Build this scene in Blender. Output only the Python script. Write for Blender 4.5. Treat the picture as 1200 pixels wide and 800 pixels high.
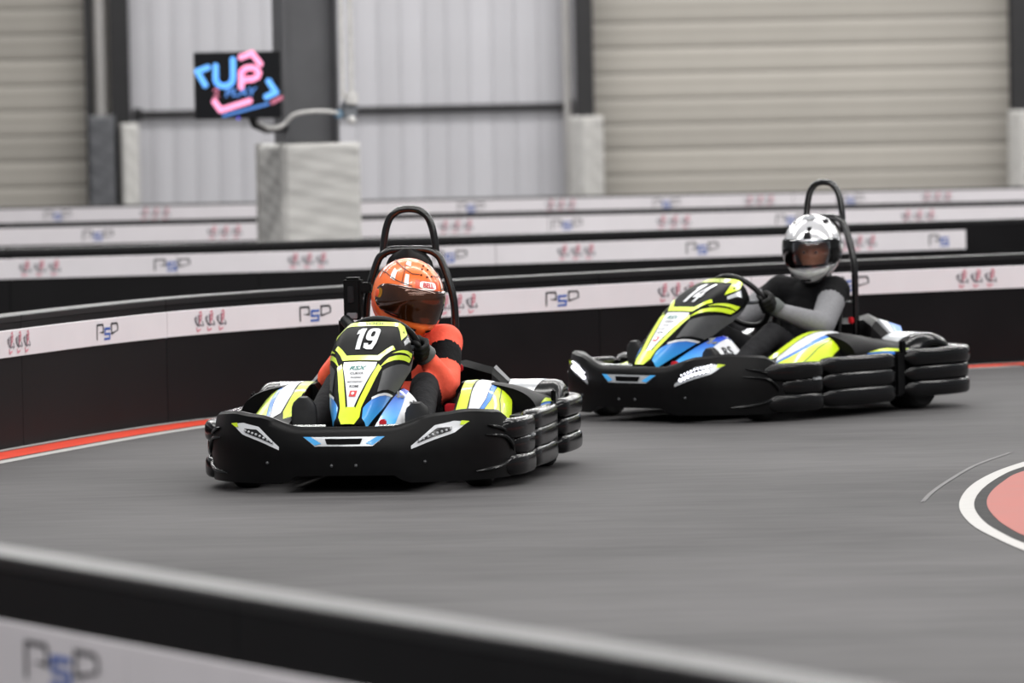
import bpy, bmesh, math, random
from mathutils import Vector, Matrix

random.seed(4)
for o in list(bpy.data.objects):
    bpy.data.objects.remove(o)
SC = bpy.context.scene
COL = SC.collection
PI = math.pi

# ------------------------------------------------------------------ camera
CAM_H = 1.846
cam = bpy.data.cameras.new('camera')
cam_o = bpy.data.objects.new('camera', cam)
COL.objects.link(cam_o)
cam.sensor_width = 36.0
cam.lens = 200.0
cam_o.location = (0, 0, CAM_H)
cam_o.rotation_euler = (Matrix.Rotation(PI / 2 - math.atan(315 / 6666.67), 3, 'X') @ Matrix.Rotation(-0.02, 3, 'Z')).to_euler()   # held a touch askew
cam.dof.use_dof = True
cam.dof.focus_distance = 25.6
cam.dof.aperture_fstop = 3.2
cam.clip_end = 200
SC.camera = cam_o

# ------------------------------------------------------------------ light
SC.view_settings.view_transform = 'Standard'
SC.view_settings.look = 'None'
SC.view_settings.gamma = 1.0
SC.view_settings.use_curve_mapping = False
SC.view_settings.exposure = 0.0
W = bpy.data.worlds.new('hall_ambient')
SC.world = W
W.use_nodes = True
W.node_tree.nodes['Background'].inputs[0].default_value = (0.93, 0.96, 1.0, 1)
W.node_tree.nodes['Background'].inputs[1].default_value = 0.27


def ceiling_light(x, y, z, sx, sy, power, rot=0.0):
    l = bpy.data.lights.new('ceiling_lamp', 'AREA')
    l.shape = 'RECTANGLE'
    l.size, l.size_y = sx, sy
    l.energy = power
    l.color = (1.0, 0.985, 0.96)
    o = bpy.data.objects.new('ceiling_lamp', l)
    COL.objects.link(o)
    o.location = (x, y, z)
    o.rotation_euler = (0, 0, rot)
    return o


for row in range(12):
    ceiling_light(4.0, 4.0 + 6.0 * row, 6.4, 22.0, 0.5, 960)


# ------------------------------------------------------------------ materials
def lin(c):
    return c / 12.92 if c <= 0.04045 else ((c + 0.055) / 1.055) ** 2.4


def rgb(h):
    h = h.lstrip('#')
    return tuple(lin(int(h[i:i + 2], 16) / 255) for i in (0, 2, 4)) + (1.0,)


MATS = {}


def mat(name, col, rough=0.5, metal=0.0, var=0.12, scale=30.0, bump=0.0, coat=0.0, spec=0.5,
        emit=0.0, stretch=(1, 1, 1), rvar=0.1):
    if name in MATS:
        return MATS[name]
    m = bpy.data.materials.new(name)
    m.use_nodes = True
    nt = m.node_tree
    b = nt.nodes['Principled BSDF']
    c = rgb(col)
    tc = nt.nodes.new('ShaderNodeTexCoord')
    mp = nt.nodes.new('ShaderNodeMapping')
    mp.inputs['Scale'].default_value = stretch
    nz = nt.nodes.new('ShaderNodeTexNoise')
    nz.inputs['Scale'].default_value = scale
    nz.inputs['Detail'].default_value = 5
    nt.links.new(tc.outputs['Object'], mp.inputs[0])
    nt.links.new(mp.outputs[0], nz.inputs['Vector'])
    rp = nt.nodes.new('ShaderNodeValToRGB')
    rp.color_ramp.elements[0].position = 0.3
    rp.color_ramp.elements[1].position = 0.7
    rp.color_ramp.elements[0].color = tuple(v * (1 - var) for v in c[:3]) + (1,)
    rp.color_ramp.elements[1].color = tuple(min(1, v * (1 + var)) for v in c[:3]) + (1,)
    nt.links.new(nz.outputs[0], rp.inputs[0])
    nt.links.new(rp.outputs[0], b.inputs['Base Color'])
    mr = nt.nodes.new('ShaderNodeMapRange')
    mr.inputs[3].default_value = max(0.02, rough * (1 - rvar))
    mr.inputs[4].default_value = min(1, rough * (1 + rvar))
    nt.links.new(nz.outputs[0], mr.inputs[0])
    nt.links.new(mr.outputs[0], b.inputs['Roughness'])
    b.inputs['Metallic'].default_value = metal
    b.inputs['Specular IOR Level'].default_value = spec
    b.inputs['Coat Weight'].default_value = coat
    b.inputs['Coat Roughness'].default_value = 0.06
    if emit:
        nt.links.new(rp.outputs[0], b.inputs['Emission Color'])
        b.inputs['Emission Strength'].default_value = emit
    if bump:
        bp = nt.nodes.new('ShaderNodeBump')
        bp.inputs['Strength'].default_value = bump
        bp.inputs['Distance'].default_value = 0.01
        nt.links.new(nz.outputs[0], bp.inputs['Height'])
        nt.links.new(bp.outputs[0], b.inputs['Normal'])
    MATS[name] = m
    return m


def grad_mat(name, c0, c1, axis, lo, hi, rough=0.3):
    """two printed colours blending along one object axis (a printed sticker)."""
    m = bpy.data.materials.new(name)
    m.use_nodes = True
    nt = m.node_tree
    b = nt.nodes['Principled BSDF']
    tc = nt.nodes.new('ShaderNodeTexCoord')
    sp = nt.nodes.new('ShaderNodeSeparateXYZ')
    mr = nt.nodes.new('ShaderNodeMapRange')
    mr.inputs[1].default_value = lo
    mr.inputs[2].default_value = hi
    rp = nt.nodes.new('ShaderNodeValToRGB')
    rp.color_ramp.elements[0].color = rgb(c0)
    rp.color_ramp.elements[1].color = rgb(c1)
    nt.links.new(tc.outputs['Object'], sp.inputs[0])
    nt.links.new(sp.outputs[axis], mr.inputs[0])
    nt.links.new(mr.outputs[0], rp.inputs[0])
    nt.links.new(rp.outputs[0], b.inputs['Base Color'])
    b.inputs['Roughness'].default_value = rough
    b.inputs['Coat Weight'].default_value = 0.5
    MATS[name] = m
    return m


def asphalt_mat():
    m = bpy.data.materials.new('track_surface')
    m.use_nodes = True
    nt = m.node_tree
    b = nt.nodes['Principled BSDF']
    tc = nt.nodes.new('ShaderNodeTexCoord')

    def noise(scale, stretch, detail=6):
        mp = nt.nodes.new('ShaderNodeMapping')
        mp.inputs['Scale'].default_value = stretch
        mp.inputs['Rotation'].default_value = (0, 0, 0.12)
        n = nt.nodes.new('ShaderNodeTexNoise')
        n.inputs['Scale'].default_value = scale
        n.inputs['Detail'].default_value = detail
        nt.links.new(tc.outputs['Object'], mp.inputs[0])
        nt.links.new(mp.outputs[0], n.inputs['Vector'])
        return n
    a = noise(1.0, (0.35, 2.6, 1))
    g = noise(1.0, (3.0, 9.0, 1), 8)
    big = noise(0.35, (1, 1, 1), 3)
    mx = nt.nodes.new('ShaderNodeMath'); mx.operation = 'ADD'
    nt.links.new(a.outputs[0], mx.inputs[0]); nt.links.new(big.outputs[0], mx.inputs[1])
    m2 = nt.nodes.new('ShaderNodeMath'); m2.operation = 'MULTIPLY_ADD'
    m2.inputs[1].default_value = 0.45
    nt.links.new(g.outputs[0], m2.inputs[0]); nt.links.new(mx.outputs[0], m2.inputs[2])
    rp = nt.nodes.new('ShaderNodeValToRGB')
    rp.color_ramp.elements[0].position = 0.75 / 2
    rp.color_ramp.elements[1].position = 1.7 / 2
    rp.color_ramp.elements[0].color = rgb('333233')
    rp.color_ramp.elements[1].color = rgb('5e5c5d')
    hv = nt.nodes.new('ShaderNodeMath'); hv.operation = 'MULTIPLY'; hv.inputs[1].default_value = 0.5
    nt.links.new(m2.outputs[0], hv.inputs[0])
    nt.links.new(hv.outputs[0], rp.inputs[0])
    nt.links.new(rp.outputs[0], b.inputs['Base Color'])
    mr = nt.nodes.new('ShaderNodeMapRange')
    mr.inputs[3].default_value = 0.62
    mr.inputs[4].default_value = 0.85
    b.inputs['Specular IOR Level'].default_value = 0.12
    nt.links.new(a.outputs[0], mr.inputs[0])
    nt.links.new(mr.outputs[0], b.inputs['Roughness'])
    bp = nt.nodes.new('ShaderNodeBump')
    bp.inputs['Strength'].default_value = 0.06
    bp.inputs['Distance'].default_value = 0.01
    nt.links.new(g.outputs[0], bp.inputs['Height'])
    nt.links.new(bp.outputs[0], b.inputs['Normal'])
    return m


M_TRACK = asphalt_mat()
M_BLACK = mat('barrier_black', '0d0c0e', 0.5, var=0.2, scale=3, spec=0.16)
M_CAP = mat('barrier_cap', '121113', 0.42, var=0.15, scale=5, spec=0.4)
M_BAND = mat('barrier_white', 'd9d4d8', 0.45, var=0.03, scale=4)
M_INK = mat('ink_black', '222228', 0.5)
M_INKBLUE = mat('ink_blue', '2f57a8', 0.5)
M_INKPINK = mat('ink_pink', 'd18593', 0.55)
M_INKGREY = mat('ink_grey', '6d6a72', 0.55)
M_RED = mat('paint_red', 'c9402c', 0.55, var=0.1, scale=9, spec=0.15)
M_PWHITE = mat('paint_white', 'a3a19f', 0.55, var=0.05, scale=14, spec=0.15)
M_PINK = mat('paint_salmon', '935149', 0.6, var=0.07, scale=5, spec=0.15)
M_PDARK = mat('paint_dark', '1b1a1b', 0.5, var=0.1, scale=6, spec=0.02)
M_BEIGE = mat('wall_beige', 'a8a39b', 0.55, var=0.03, scale=2)


def vary(m, lo, hi):
    """each board or sheet has its own slight tone"""
    nt = m.node_tree
    b = nt.nodes['Principled BSDF']
    src = b.inputs['Base Color'].links[0].from_socket
    oi = nt.nodes.new('ShaderNodeObjectInfo')
    mr = nt.nodes.new('ShaderNodeMapRange')
    mr.inputs[3].default_value, mr.inputs[4].default_value = lo, hi
    hs = nt.nodes.new('ShaderNodeHueSaturation')
    nt.links.new(oi.outputs['Random'], mr.inputs[0])
    nt.links.new(mr.outputs[0], hs.inputs['Value'])
    nt.links.new(src, hs.inputs['Color'])
    nt.links.new(hs.outputs[0], b.inputs['Base Color'])


vary(M_BEIGE, 0.88, 1.04)
M_WALLW = mat('wall_white', 'bfbec3', 0.45, var=0.03, scale=2)
vary(M_WALLW, 0.93, 1.03)
M_STEEL = mat('steel_dark', '1d1c1e', 0.4, var=0.12, scale=6)
M_STEELG = mat('steel_grey', '6e7176', 0.45, var=0.1, scale=6)
M_STEELL = mat('steel_lit', 'a9a6a4', 0.4, var=0.06, scale=6)
M_PADC = mat('pad_cloth', 'bdbbb8', 0.55, var=0.06, scale=7, bump=0.25, stretch=(1, 1, 5))
M_PADD = mat('pad_cloth_shaded', '57585c', 0.5, var=0.08, scale=7, bump=0.2, stretch=(1, 1, 5))
M_CHALK = mat('pipe_white', 'cfcdcb', 0.4)
M_PLAST = mat('kart_plastic', '060607', 0.38, var=0.15, scale=25, spec=0.17, bump=0.02)
M_PLASTG = mat('kart_gloss_black', '060607', 0.45, var=0.1, scale=25, spec=0.06)
M_PLASTR = mat('kart_rib_black', '070708', 0.2, var=0.12, scale=25, spec=0.32)
M_GREYP = mat('kart_grey_panel', '3d3e40', 0.4, var=0.1, scale=25)
M_CARBON = mat('kart_carbon_grille', '2b2a2a', 0.45, var=0.3, scale=80)
M_YEL = mat('kart_yellow', 'c3dc1c', 0.32, var=0.04, scale=10, coat=0.4)
M_WHT = mat('kart_white', 'cfd1d5', 0.3, var=0.03, scale=10, coat=0.4)
M_SILV = mat('kart_silver', 'c6c9cc', 0.25, metal=0.6, var=0.05)
M_BLU = mat('kart_blue', '1f6fd0', 0.3, var=0.06, coat=0.4)
M_CYAN = mat('kart_cyan', '3f9fe0', 0.3, var=0.06, coat=0.4)
M_REDP = mat('kart_red', 'c3202a', 0.35)
M_TUBE = mat('tube_black', '0b0b0c', 0.2, var=0.1, spec=0.7)
M_TYRE = mat('tyre_rubber', '141414', 0.75, var=0.2, scale=40, bump=0.15)
M_RIM = mat('rim_metal', '8d9094', 0.3, metal=0.9)
M_METAL = mat('bare_metal', 'a5a8a6', 0.25, metal=0.9)
M_LENS = mat('lens_dark', '1a1a1c', 0.1, var=0.05)
M_LED0 = mat('led_off', 'b8babd', 0.2, metal=0.3)
M_LED1 = mat('led_lit', 'f4f4ff', 0.3, var=0.0, emit=3.0)
M_LEDR = mat('led_red', 'd8566a', 0.3, emit=0.4)
M_SEAT = mat('seat_shell', '151516', 0.4, var=0.2, spec=0.25)


# ------------------------------------------------------------------ mesh helpers
class MB:
    def __init__(self):
        self.v, self.f, self.m = [], [], []

    def add(self, vs, fs, mi=0):
        n = len(self.v)
        self.v += [tuple(p) for p in vs]
        for f in fs:
            self.f.append([i + n for i in f])
            self.m.append(mi)
        return self

    def box(self, c, s, rz=0.0, bev=0.0, mi=0):
        bm = bmesh.new()
        bmesh.ops.create_cube(bm, size=1.0)
        for v in bm.verts:
            v.co = Vector((v.co.x * s[0], v.co.y * s[1], v.co.z * s[2]))
        if bev:
            bmesh.ops.bevel(bm, geom=bm.edges[:], offset=bev, segments=2, affect='EDGES')
        R = Matrix.Rotation(rz, 3, 'Z')
        bm.verts.index_update()
        self.add([R @ v.co + Vector(c) for v in bm.verts], [[v.index for v in f.verts] for f in bm.faces], mi)
        bm.free()
        return self

    def rings(self, rs, closed=True, cap=True, mi=0):
        n = len(rs[0])
        vs = [p for r in rs for p in r]
        fs = []
        for i in range(len(rs) - 1):
            for j in range(n if closed else n - 1):
                k = (j + 1) % n
                fs.append([i * n + j, i * n + k, (i + 1) * n + k, (i + 1) * n + j])
        if cap and closed:
            fs.append(list(range(n))[::-1])
            fs.append([(len(rs) - 1) * n + j for j in range(n)])
        return self.add(vs, fs, mi)

    def tube(self, path, r, seg=12, mi=0, cap=True, closed=False):
        P = [Vector(p) for p in path]
        n = len(P)
        rr = r if isinstance(r, (list, tuple)) else [r] * n
        up = None
        rs = []
        for i in range(n):
            if closed:
                t = P[(i + 1) % n] - P[i - 1]
            else:
                t = P[min(i + 1, n - 1)] - P[max(i - 1, 0)]
            t.normalize()
            if up is None:
                a = Vector((0, 0, 1)) if abs(t.z) < 0.9 else Vector((1, 0, 0))
                up = (a - t * a.dot(t)).normalized()
            else:
                up = (up - t * up.dot(t)).normalized()
            s = t.cross(up)
            rs.append([P[i] + (up * math.cos(q) + s * math.sin(q)) * rr[i] for q in
                       [2 * PI * k / seg for k in range(seg)]])
        if closed:
            rs.append(rs[0])
            cap = False
        return self.rings(rs, True, cap, mi)

    def sweep(self, path, ry, rz, seg=14, power=2.6, taper=3, mi=0):
        """horizontal path, super-elliptic section, rounded ends"""
        P = [Vector(p) for p in path]
        n = len(P)
        rs = []
        for i in range(n):
            t = P[min(i + 1, n - 1)] - P[max(i - 1, 0)]
            t.z = 0
            t.normalize()
            s = Vector((t.y, -t.x, 0))
            e = min(i, n - 1 - i) / max(taper, 1e-6)
            k = 1.0 if e >= 1 else max(0.25, math.sqrt(1 - (1 - e) ** 2))
            ring = []
            for q in range(seg):
                a = 2 * PI * q / seg
                ca, sa = math.cos(a), math.sin(a)
                ring.append(P[i] + s * (math.copysign(abs(ca) ** (2 / power), ca) * ry * k)
                            + Vector((0, 0, math.copysign(abs(sa) ** (2 / power), sa) * rz * k)))
            rs.append(ring)
        return self.rings(rs, True, True, mi)

    def surf(self, fn, nu, nv, u0=0.0, u1=1.0, v0=0.0, v1=1.0, mi=0):
        vs = [fn(u0 + (u1 - u0) * i / nu, v0 + (v1 - v0) * j / nv) for i in range(nu + 1) for j in range(nv + 1)]
        fs = [[i * (nv + 1) + j, i * (nv + 1) + j + 1, (i + 1) * (nv + 1) + j + 1, (i + 1) * (nv + 1) + j]
              for i in range(nu) for j in range(nv)]
        return self.add(vs, fs, mi)

    def ball(self, c, r, seg=14, rot=None, mi=0):
        r = r if isinstance(r, (tuple, list)) else (r, r, r)
        rs = []
        nl = seg // 2
        for i in range(nl + 1):
            th = PI * i / nl
            rs.append([Vector((r[0] * math.sin(th) * math.cos(2 * PI * k / seg),
                               r[1] * math.sin(th) * math.sin(2 * PI * k / seg), r[2] * math.cos(th)))
                       for k in range(seg)])
        if rot is not None:
            rs = [[rot @ p for p in q] for q in rs]
        c = Vector(c)
        return self.rings([[p + c for p in q] for q in rs], True, True, mi)

    def capsule(self, a, b, ra, rb, seg=12, mi=0):
        a, b = Vector(a), Vector(b)
        self.ball(a, ra, seg, mi=mi)
        self.ball(b, rb, seg, mi=mi)
        return self.tube([a, b], [ra, rb], seg, mi)

    def build(self, name, mats, parent=None, smooth=True, weld=True):
        me = bpy.data.meshes.new(name)
        me.from_pydata(self.v, [], self.f)
        if not isinstance(mats, (list, tuple)):
            mats = [mats]
        for m in mats:
            me.materials.append(m)
        for p, k in zip(me.polygons, self.m):
            p.material_index = k
        bm = bmesh.new()
        bm.from_mesh(me)
        if weld:
            bmesh.ops.remove_doubles(bm, verts=bm.verts[:], dist=1e-5)
        bmesh.ops.recalc_face_normals(bm, faces=bm.faces[:])
        bm.to_mesh(me)
        bm.free()
        if smooth:
            me.polygons.foreach_set('use_smooth', [True] * len(me.polygons))
            try:
                me.set_sharp_from_angle(angle=math.radians(38))
            except Exception:
                pass
        return link(name, me, parent)


def link(name, me, parent=None):
    o = bpy.data.objects.new(name, me)
    COL.objects.link(o)
    if parent is not None:
        o.parent = parent
    return o


def tag(o, label=None, cat=None, group=None, kind=None):
    if label:
        o['label'] = label
    if cat:
        o['category'] = cat
    if group:
        o['group'] = group
    if kind:
        o['kind'] = kind
    return o


def thing(name, label, cat, loc=(0, 0, 0), rz=0.0, group=None):
    o = bpy.data.objects.new(name, None)
    COL.objects.link(o)
    o.location = loc
    o.rotation_euler = (0, 0, rz)
    return tag(o, label, cat, group)


def solid(o, t, off=-1.0):
    m = o.modifiers.new('thickness', 'SOLIDIFY')
    m.thickness = t
    m.offset = off
    return o


def spline(pts, n=8):
    """Catmull-Rom through points (any dimension)"""
    P = [tuple(p) for p in pts]
    P = [tuple(2 * a - b for a, b in zip(P[0], P[1]))] + P + [tuple(2 * a - b for a, b in zip(P[-1], P[-2]))]
    out = []
    for i in range(1, len(P) - 2):
        for k in range(n):
            t = k / n
            out.append(tuple(0.5 * (2 * b + (c - a) * t + (2 * a - 5 * b + 4 * c - d) * t * t
                                    + (3 * b - a - 3 * c + d) * t ** 3)
                             for a, b, c, d in zip(P[i - 1], P[i], P[i + 1], P[i + 2])))
    out.append(P[-2])
    return out


def lerp_tab(tab, x):
    if x <= tab[0][0]:
        return tab[0][1]
    for (a, va), (b, vb) in zip(tab, tab[1:]):
        if x <= b:
            t = (x - a) / (b - a)
            t = t * t * (3 - 2 * t)
            return va + (vb - va) * t
    return tab[-1][1]


def lin_tab(tab, x):
    if x <= tab[0][0]:
        return tab[0][1]
    for (a, va), (b, vb) in zip(tab, tab[1:]):
        if x <= b:
            return va + (vb - va) * (x - a) / (b - a)
    return tab[-1][1]


def on_surf(fn, off, sign=1.0, e=1e-3):
    def g(u, v):
        p = Vector(fn(u, v))
        du = Vector(fn(u + e, v)) - Vector(fn(u - e, v))
        dv = Vector(fn(u, v + e)) - Vector(fn(u, v - e))
        n = du.cross(dv)
        if n.length > 1e-12:
            n.normalize()
        return p + n * off * sign
    return g


def flat_bm(polys):
    bm = bmesh.new()
    for poly in polys:
        vs = [bm.verts.new((p[0], p[1], 0)) for p in poly]
        try:
            bm.faces.new(vs)
        except ValueError:
            pass
    return bm


def text_bm(body, bold=0.0, shear=0.0):
    """text centred on the origin, 1 unit tall"""
    cu = bpy.data.curves.new('t', 'FONT')
    cu.body = body
    cu.offset = bold
    cu.shear = shear
    cu.resolution_u = 3
    o = bpy.data.objects.new('t', cu)
    COL.objects.link(o)
    dg = bpy.context.evaluated_depsgraph_get()
    me = bpy.data.meshes.new_from_object(o.evaluated_get(dg))
    bpy.data.objects.remove(o)
    bpy.data.curves.remove(cu)
    bm = bmesh.new()
    bm.from_mesh(me)
    bpy.data.meshes.remove(me)
    xs = [v.co.x for v in bm.verts]
    ys = [v.co.y for v in bm.verts]
    cx, cy, h = (max(xs) + min(xs)) / 2, (max(ys) + min(ys)) / 2, max(ys) - min(ys)
    for v in bm.verts:
        v.co = Vector(((v.co.x - cx) / h, (v.co.y - cy) / h, 0))
    bm['w'] if False else None
    return bm


def wrap(name, bm, fn, mats, parent=None, cell=None, thick=0.0):
    """lay a flat drawing (bmesh in u,v) onto a surface function"""
    if cell:
        xs = [v.co.x for v in bm.verts]
        ys = [v.co.y for v in bm.verts]
        for ax, lo, hi, st in ((0, min(xs), max(xs), cell[0]), (1, min(ys), max(ys), cell[1])):
            k = math.floor(lo / st) + 1
            while k * st < hi - 1e-6:
                co = [0, 0, 0]
                no = [0, 0, 0]
                co[ax] = k * st
                no[ax] = 1
                bmesh.ops.bisect_plane(bm, geom=bm.verts[:] + bm.edges[:] + bm.faces[:], plane_co=co, plane_no=no, dist=1e-7)
                k += 1
    bmesh.ops.triangulate(bm, faces=[f for f in bm.faces if len(f.verts) > 4])
    for v in bm.verts:
        v.co = Vector(fn(v.co.x, v.co.y))
    me = bpy.data.meshes.new(name)
    bm.to_mesh(me)
    bm.free()
    for m in (mats if isinstance(mats, (list, tuple)) else [mats]):
        me.materials.append(m)
    me.polygons.foreach_set('use_smooth', [True] * len(me.polygons))
    o = link(name, me, parent)
    if thick:
        solid(o, thick, 0)
    return o


def xf(bm, sx, sy, ox, oy, rot=0.0):
    c, s = math.cos(rot), math.sin(rot)
    for v in bm.verts:
        x, y = v.co.x * sx, v.co.y * sy
        v.co = Vector((ox + x * c - y * s, oy + x * s + y * c, 0))
    return bm


# ------------------------------------------------------------------ floor
fl = MB().box((0.0, 36.0, -0.05), (44, 74, 0.1)).build('floor', M_TRACK, smooth=False)
tag(fl, 'dark grey smooth karting track floor', None, None, 'structure')

A_BASE = [(-4.6, 16.5), (-4.25, 19.5), (-3.9, 22.5), (-3.45, 25.3), (-3.03, 27.1), (-2.589, 28.598), (-2.138, 29.92), (-1.65, 30.95), (-0.775, 32.05),
          (0.17, 32.95), (1.53, 34.1), (2.8, 34.85), (3.174, 35.05), (5.5, 36.2), (7.0, 36.8)]
A_LINE = spline(A_BASE, 8)


def offset_line(L, d):
    out = []
    for i in range(len(L)):
        a, b = L[max(i - 1, 0)], L[min(i + 1, len(L) - 1)]
        t = Vector((b[0] - a[0], b[1] - a[1])).normalized()
        out.append((L[i][0] + t.y * d, L[i][1] - t.x * d))
    return out


def strip(name, L, d0, d1, z, m, parent, label):
    a, b = offset_line(L, d0), offset_line(L, d1)
    n = len(L)
    mb = MB().add([(p[0], p[1], z) for p in a] + [(p[0], p[1], z) for p in b],
                  [[i, i + 1, n + i + 1, n + i] for i in range(n - 1)])
    o = mb.build(name, m, parent, smooth=False)
    o['label'] = label
    return o


strip('painted_line', A_LINE, 0.012, 0.06, 0.002, M_PWHITE, fl, 'thin white line along the barrier foot')
strip('painted_line', A_LINE, 0.085, 0.295, 0.002, M_RED, fl, 'red painted stripe along the barrier')
strip('painted_line', A_LINE, 0.325, 0.405, 0.002, M_PWHITE, fl, 'white edge line beside the red stripe')

# painted island of the inner bend
R_UP = [(7.0, 29.6), (4.6, 29.3), (3.3, 28.3)]
R_DN = [(3.2, 18.4), (4.6, 17.4), (7.0, 17.2)]
ISL = {
    'white': (R_UP + [(2.75, 27.3), (2.355, 26.241), (2.134, 25.493), (1.965, 24.647), (1.85, 23.659), (1.825, 22.722), (1.868, 22.0), (1.925, 21.421), (2.02, 20.8), (2.17, 20.2), (2.4, 19.6), (2.75, 18.95)] + R_DN,
              M_PWHITE, 0.003, 'white ring line around the painted bend'),
    'dark': ([(7.0, 29.3), (4.6, 29.0), (3.3, 28.0), (2.73, 26.95), (2.325, 25.908), (2.15, 25.25), (2.0, 24.43), (1.912, 23.642), (1.888, 22.836), (1.915, 22.195), (1.955, 21.764), (2.04, 21.2), (2.18, 20.6), (2.4, 20.0), (2.75, 19.35), (3.2, 18.8), (4.6, 17.8), (7.0, 17.6)],
             M_PDARK, 0.0045, 'dark ring inside the white line'),
    'pink': ([(7.0, 29.0), (4.6, 28.7), (3.3, 27.65), (2.7, 26.6), (2.298, 25.611), (2.15, 24.99), (2.03, 24.281), (1.965, 23.629), (1.945, 22.954), (1.957, 22.435), (1.985, 22.059), (2.06, 21.55), (2.2, 21.0), (2.42, 20.4), (2.75, 19.8), (3.2, 19.2), (4.6, 18.2), (7.0, 18.0)],
             M_PINK, 0.006, 'salmon pink painted fill of the bend'),
}
strip('skid_arc', spline([(2.35, 26.9), (2.12, 26.1), (1.93, 25.2), (1.80, 24.5), (1.722, 23.975)], 6), -0.01, 0.01, 0.0022, mat('scuff_grey', '4d4b4c', 0.5, var=0.3, scale=12, spec=0.15), fl, 'pale scuffed arc beside the painted bend')
for k, (pts, m, z, lab) in ISL.items():
    L = spline(pts, 6)
    o = MB().add([(p[0], p[1], z) for p in L], [list(range(len(L)))]).build('painted_bend', m, fl, smooth=False)
    o['label'] = lab


# ------------------------------------------------------------------ barriers
def logo_psd():
    """three letters, unit height 1 for the cap letters; black pieces and blue pieces"""
    blk = [
        # P
        [(-1.72, -0.62), (-1.58, -0.62), (-1.58, 0.36), (-1.72, 0.36)],
        [(-1.72, 0.36), (-1.58, 0.36), (-0.82, 0.36), (-0.66, 0.5), (-1.6, 0.5), (-1.72, 0.46)],
        [(-0.82, 0.36), (-0.66, 0.5), (-0.58, 0.36), (-0.58, -0.2), (-0.72, -0.2), (-0.72, 0.3)],
        [(-1.35, -0.1), (-0.72, -0.06), (-0.72, -0.2)],
        # D
        [(0.62, -0.34), (0.76, -0.34), (0.76, 0.5), (0.62, 0.5)],
        [(0.76, 0.36), (1.5, 0.36), (1.62, 0.5), (0.76, 0.5)],
        [(1.5, 0.36), (1.62, 0.5), (1.78, 0.3), (1.78, -0.1), (1.64, -0.06), (1.64, 0.26)],
        [(0.76, -0.34), (0.76, -0.2), (1.64, -0.04), (1.78, -0.08)],
    ]
    blu = [
        [(-0.46, 0.02), (0.48, 0.02), (0.48, 0.2), (-0.4, 0.2), (-0.46, 0.14)],
        [(-0.46, 0.02), (-0.26, 0.02), (-0.26, -0.18), (-0.46, -0.18)],
        [(-0.46, -0.34), (0.48, -0.34), (0.48, -0.18), (-0.46, -0.18)],
        [(0.28, -0.34), (0.48, -0.34), (0.48, -0.52), (0.28, -0.52)],
        [(-0.5, -0.68), (0.42, -0.68), (0.48, -0.6), (0.48, -0.52), (-0.5, -0.52)],
    ]
    return blk[:4], blk[4:], blu


def thick_line(pts, w):
    out = []
    for a, b in zip(pts, pts[1:]):
        t = Vector((b[0] - a[0], b[1] - a[1]))
        if t.length < 1e-6:
            continue
        t.normalize()
        n = Vector((-t.y, t.x)) * w / 2
        e = t * w * 0.25
        out.append([(a[0] - e.x + n.x, a[1] - e.y + n.y), (a[0] - e.x - n.x, a[1] - e.y - n.y),
                    (b[0] + e.x - n.x, b[1] + e.y - n.y), (b[0] + e.x + n.x, b[1] + e.y + n.y)])
    return out


def arc(cx, cy, rx, ry, a0, a1, n=8):
    return [(cx + rx * math.cos(math.radians(a0 + (a1 - a0) * i / n)), cy + ry * math.sin(math.radians(a0 + (a1 - a0) * i / n)))
            for i in range(n + 1)]


def logo_up():
    """small UP emblem inside corner brackets: grey strokes, pink strokes (unit height)"""
    U = [(-0.28, 0.26), (-0.28, 0.0)] + arc(-0.16, 0.0, 0.12, 0.14, 180, 360, 6) + [(-0.04, 0.32)]
    P = [(0.06, -0.1), (0.06, 0.2)] + arc(0.14, 0.18, 0.12, 0.12, 150, -120, 7)
    g = thick_line(U, 0.09) + thick_line([(-0.36, 0.2), (-0.46, 0.16), (-0.38, -0.02)], 0.08) \
        + thick_line([(0.36, 0.0), (0.46, -0.16), (0.32, -0.2)], 0.08) + thick_line([(-0.1, -0.2), (0.24, -0.14)], 0.07)
    p = thick_line(P, 0.1) + thick_line([(0.04, 0.42), (0.22, 0.47), (0.32, 0.3)], 0.08) \
        + thick_line([(-0.26, -0.28), (-0.2, -0.44), (0.14, -0.36)], 0.09)
    return g, p


def resample(L, n_per_m=5):
    out = [Vector(L[0])]
    d = 1.0 / n_per_m
    acc = 0.0
    for a, b in zip(L, L[1:]):
        a, b = Vector(a), Vector(b)
        l = (b - a).length
        t = d - acc
        while t <= l:
            out.append(a + (b - a) * (t / l))
            t += d
        acc = (acc + l) % d
    return out


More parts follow.
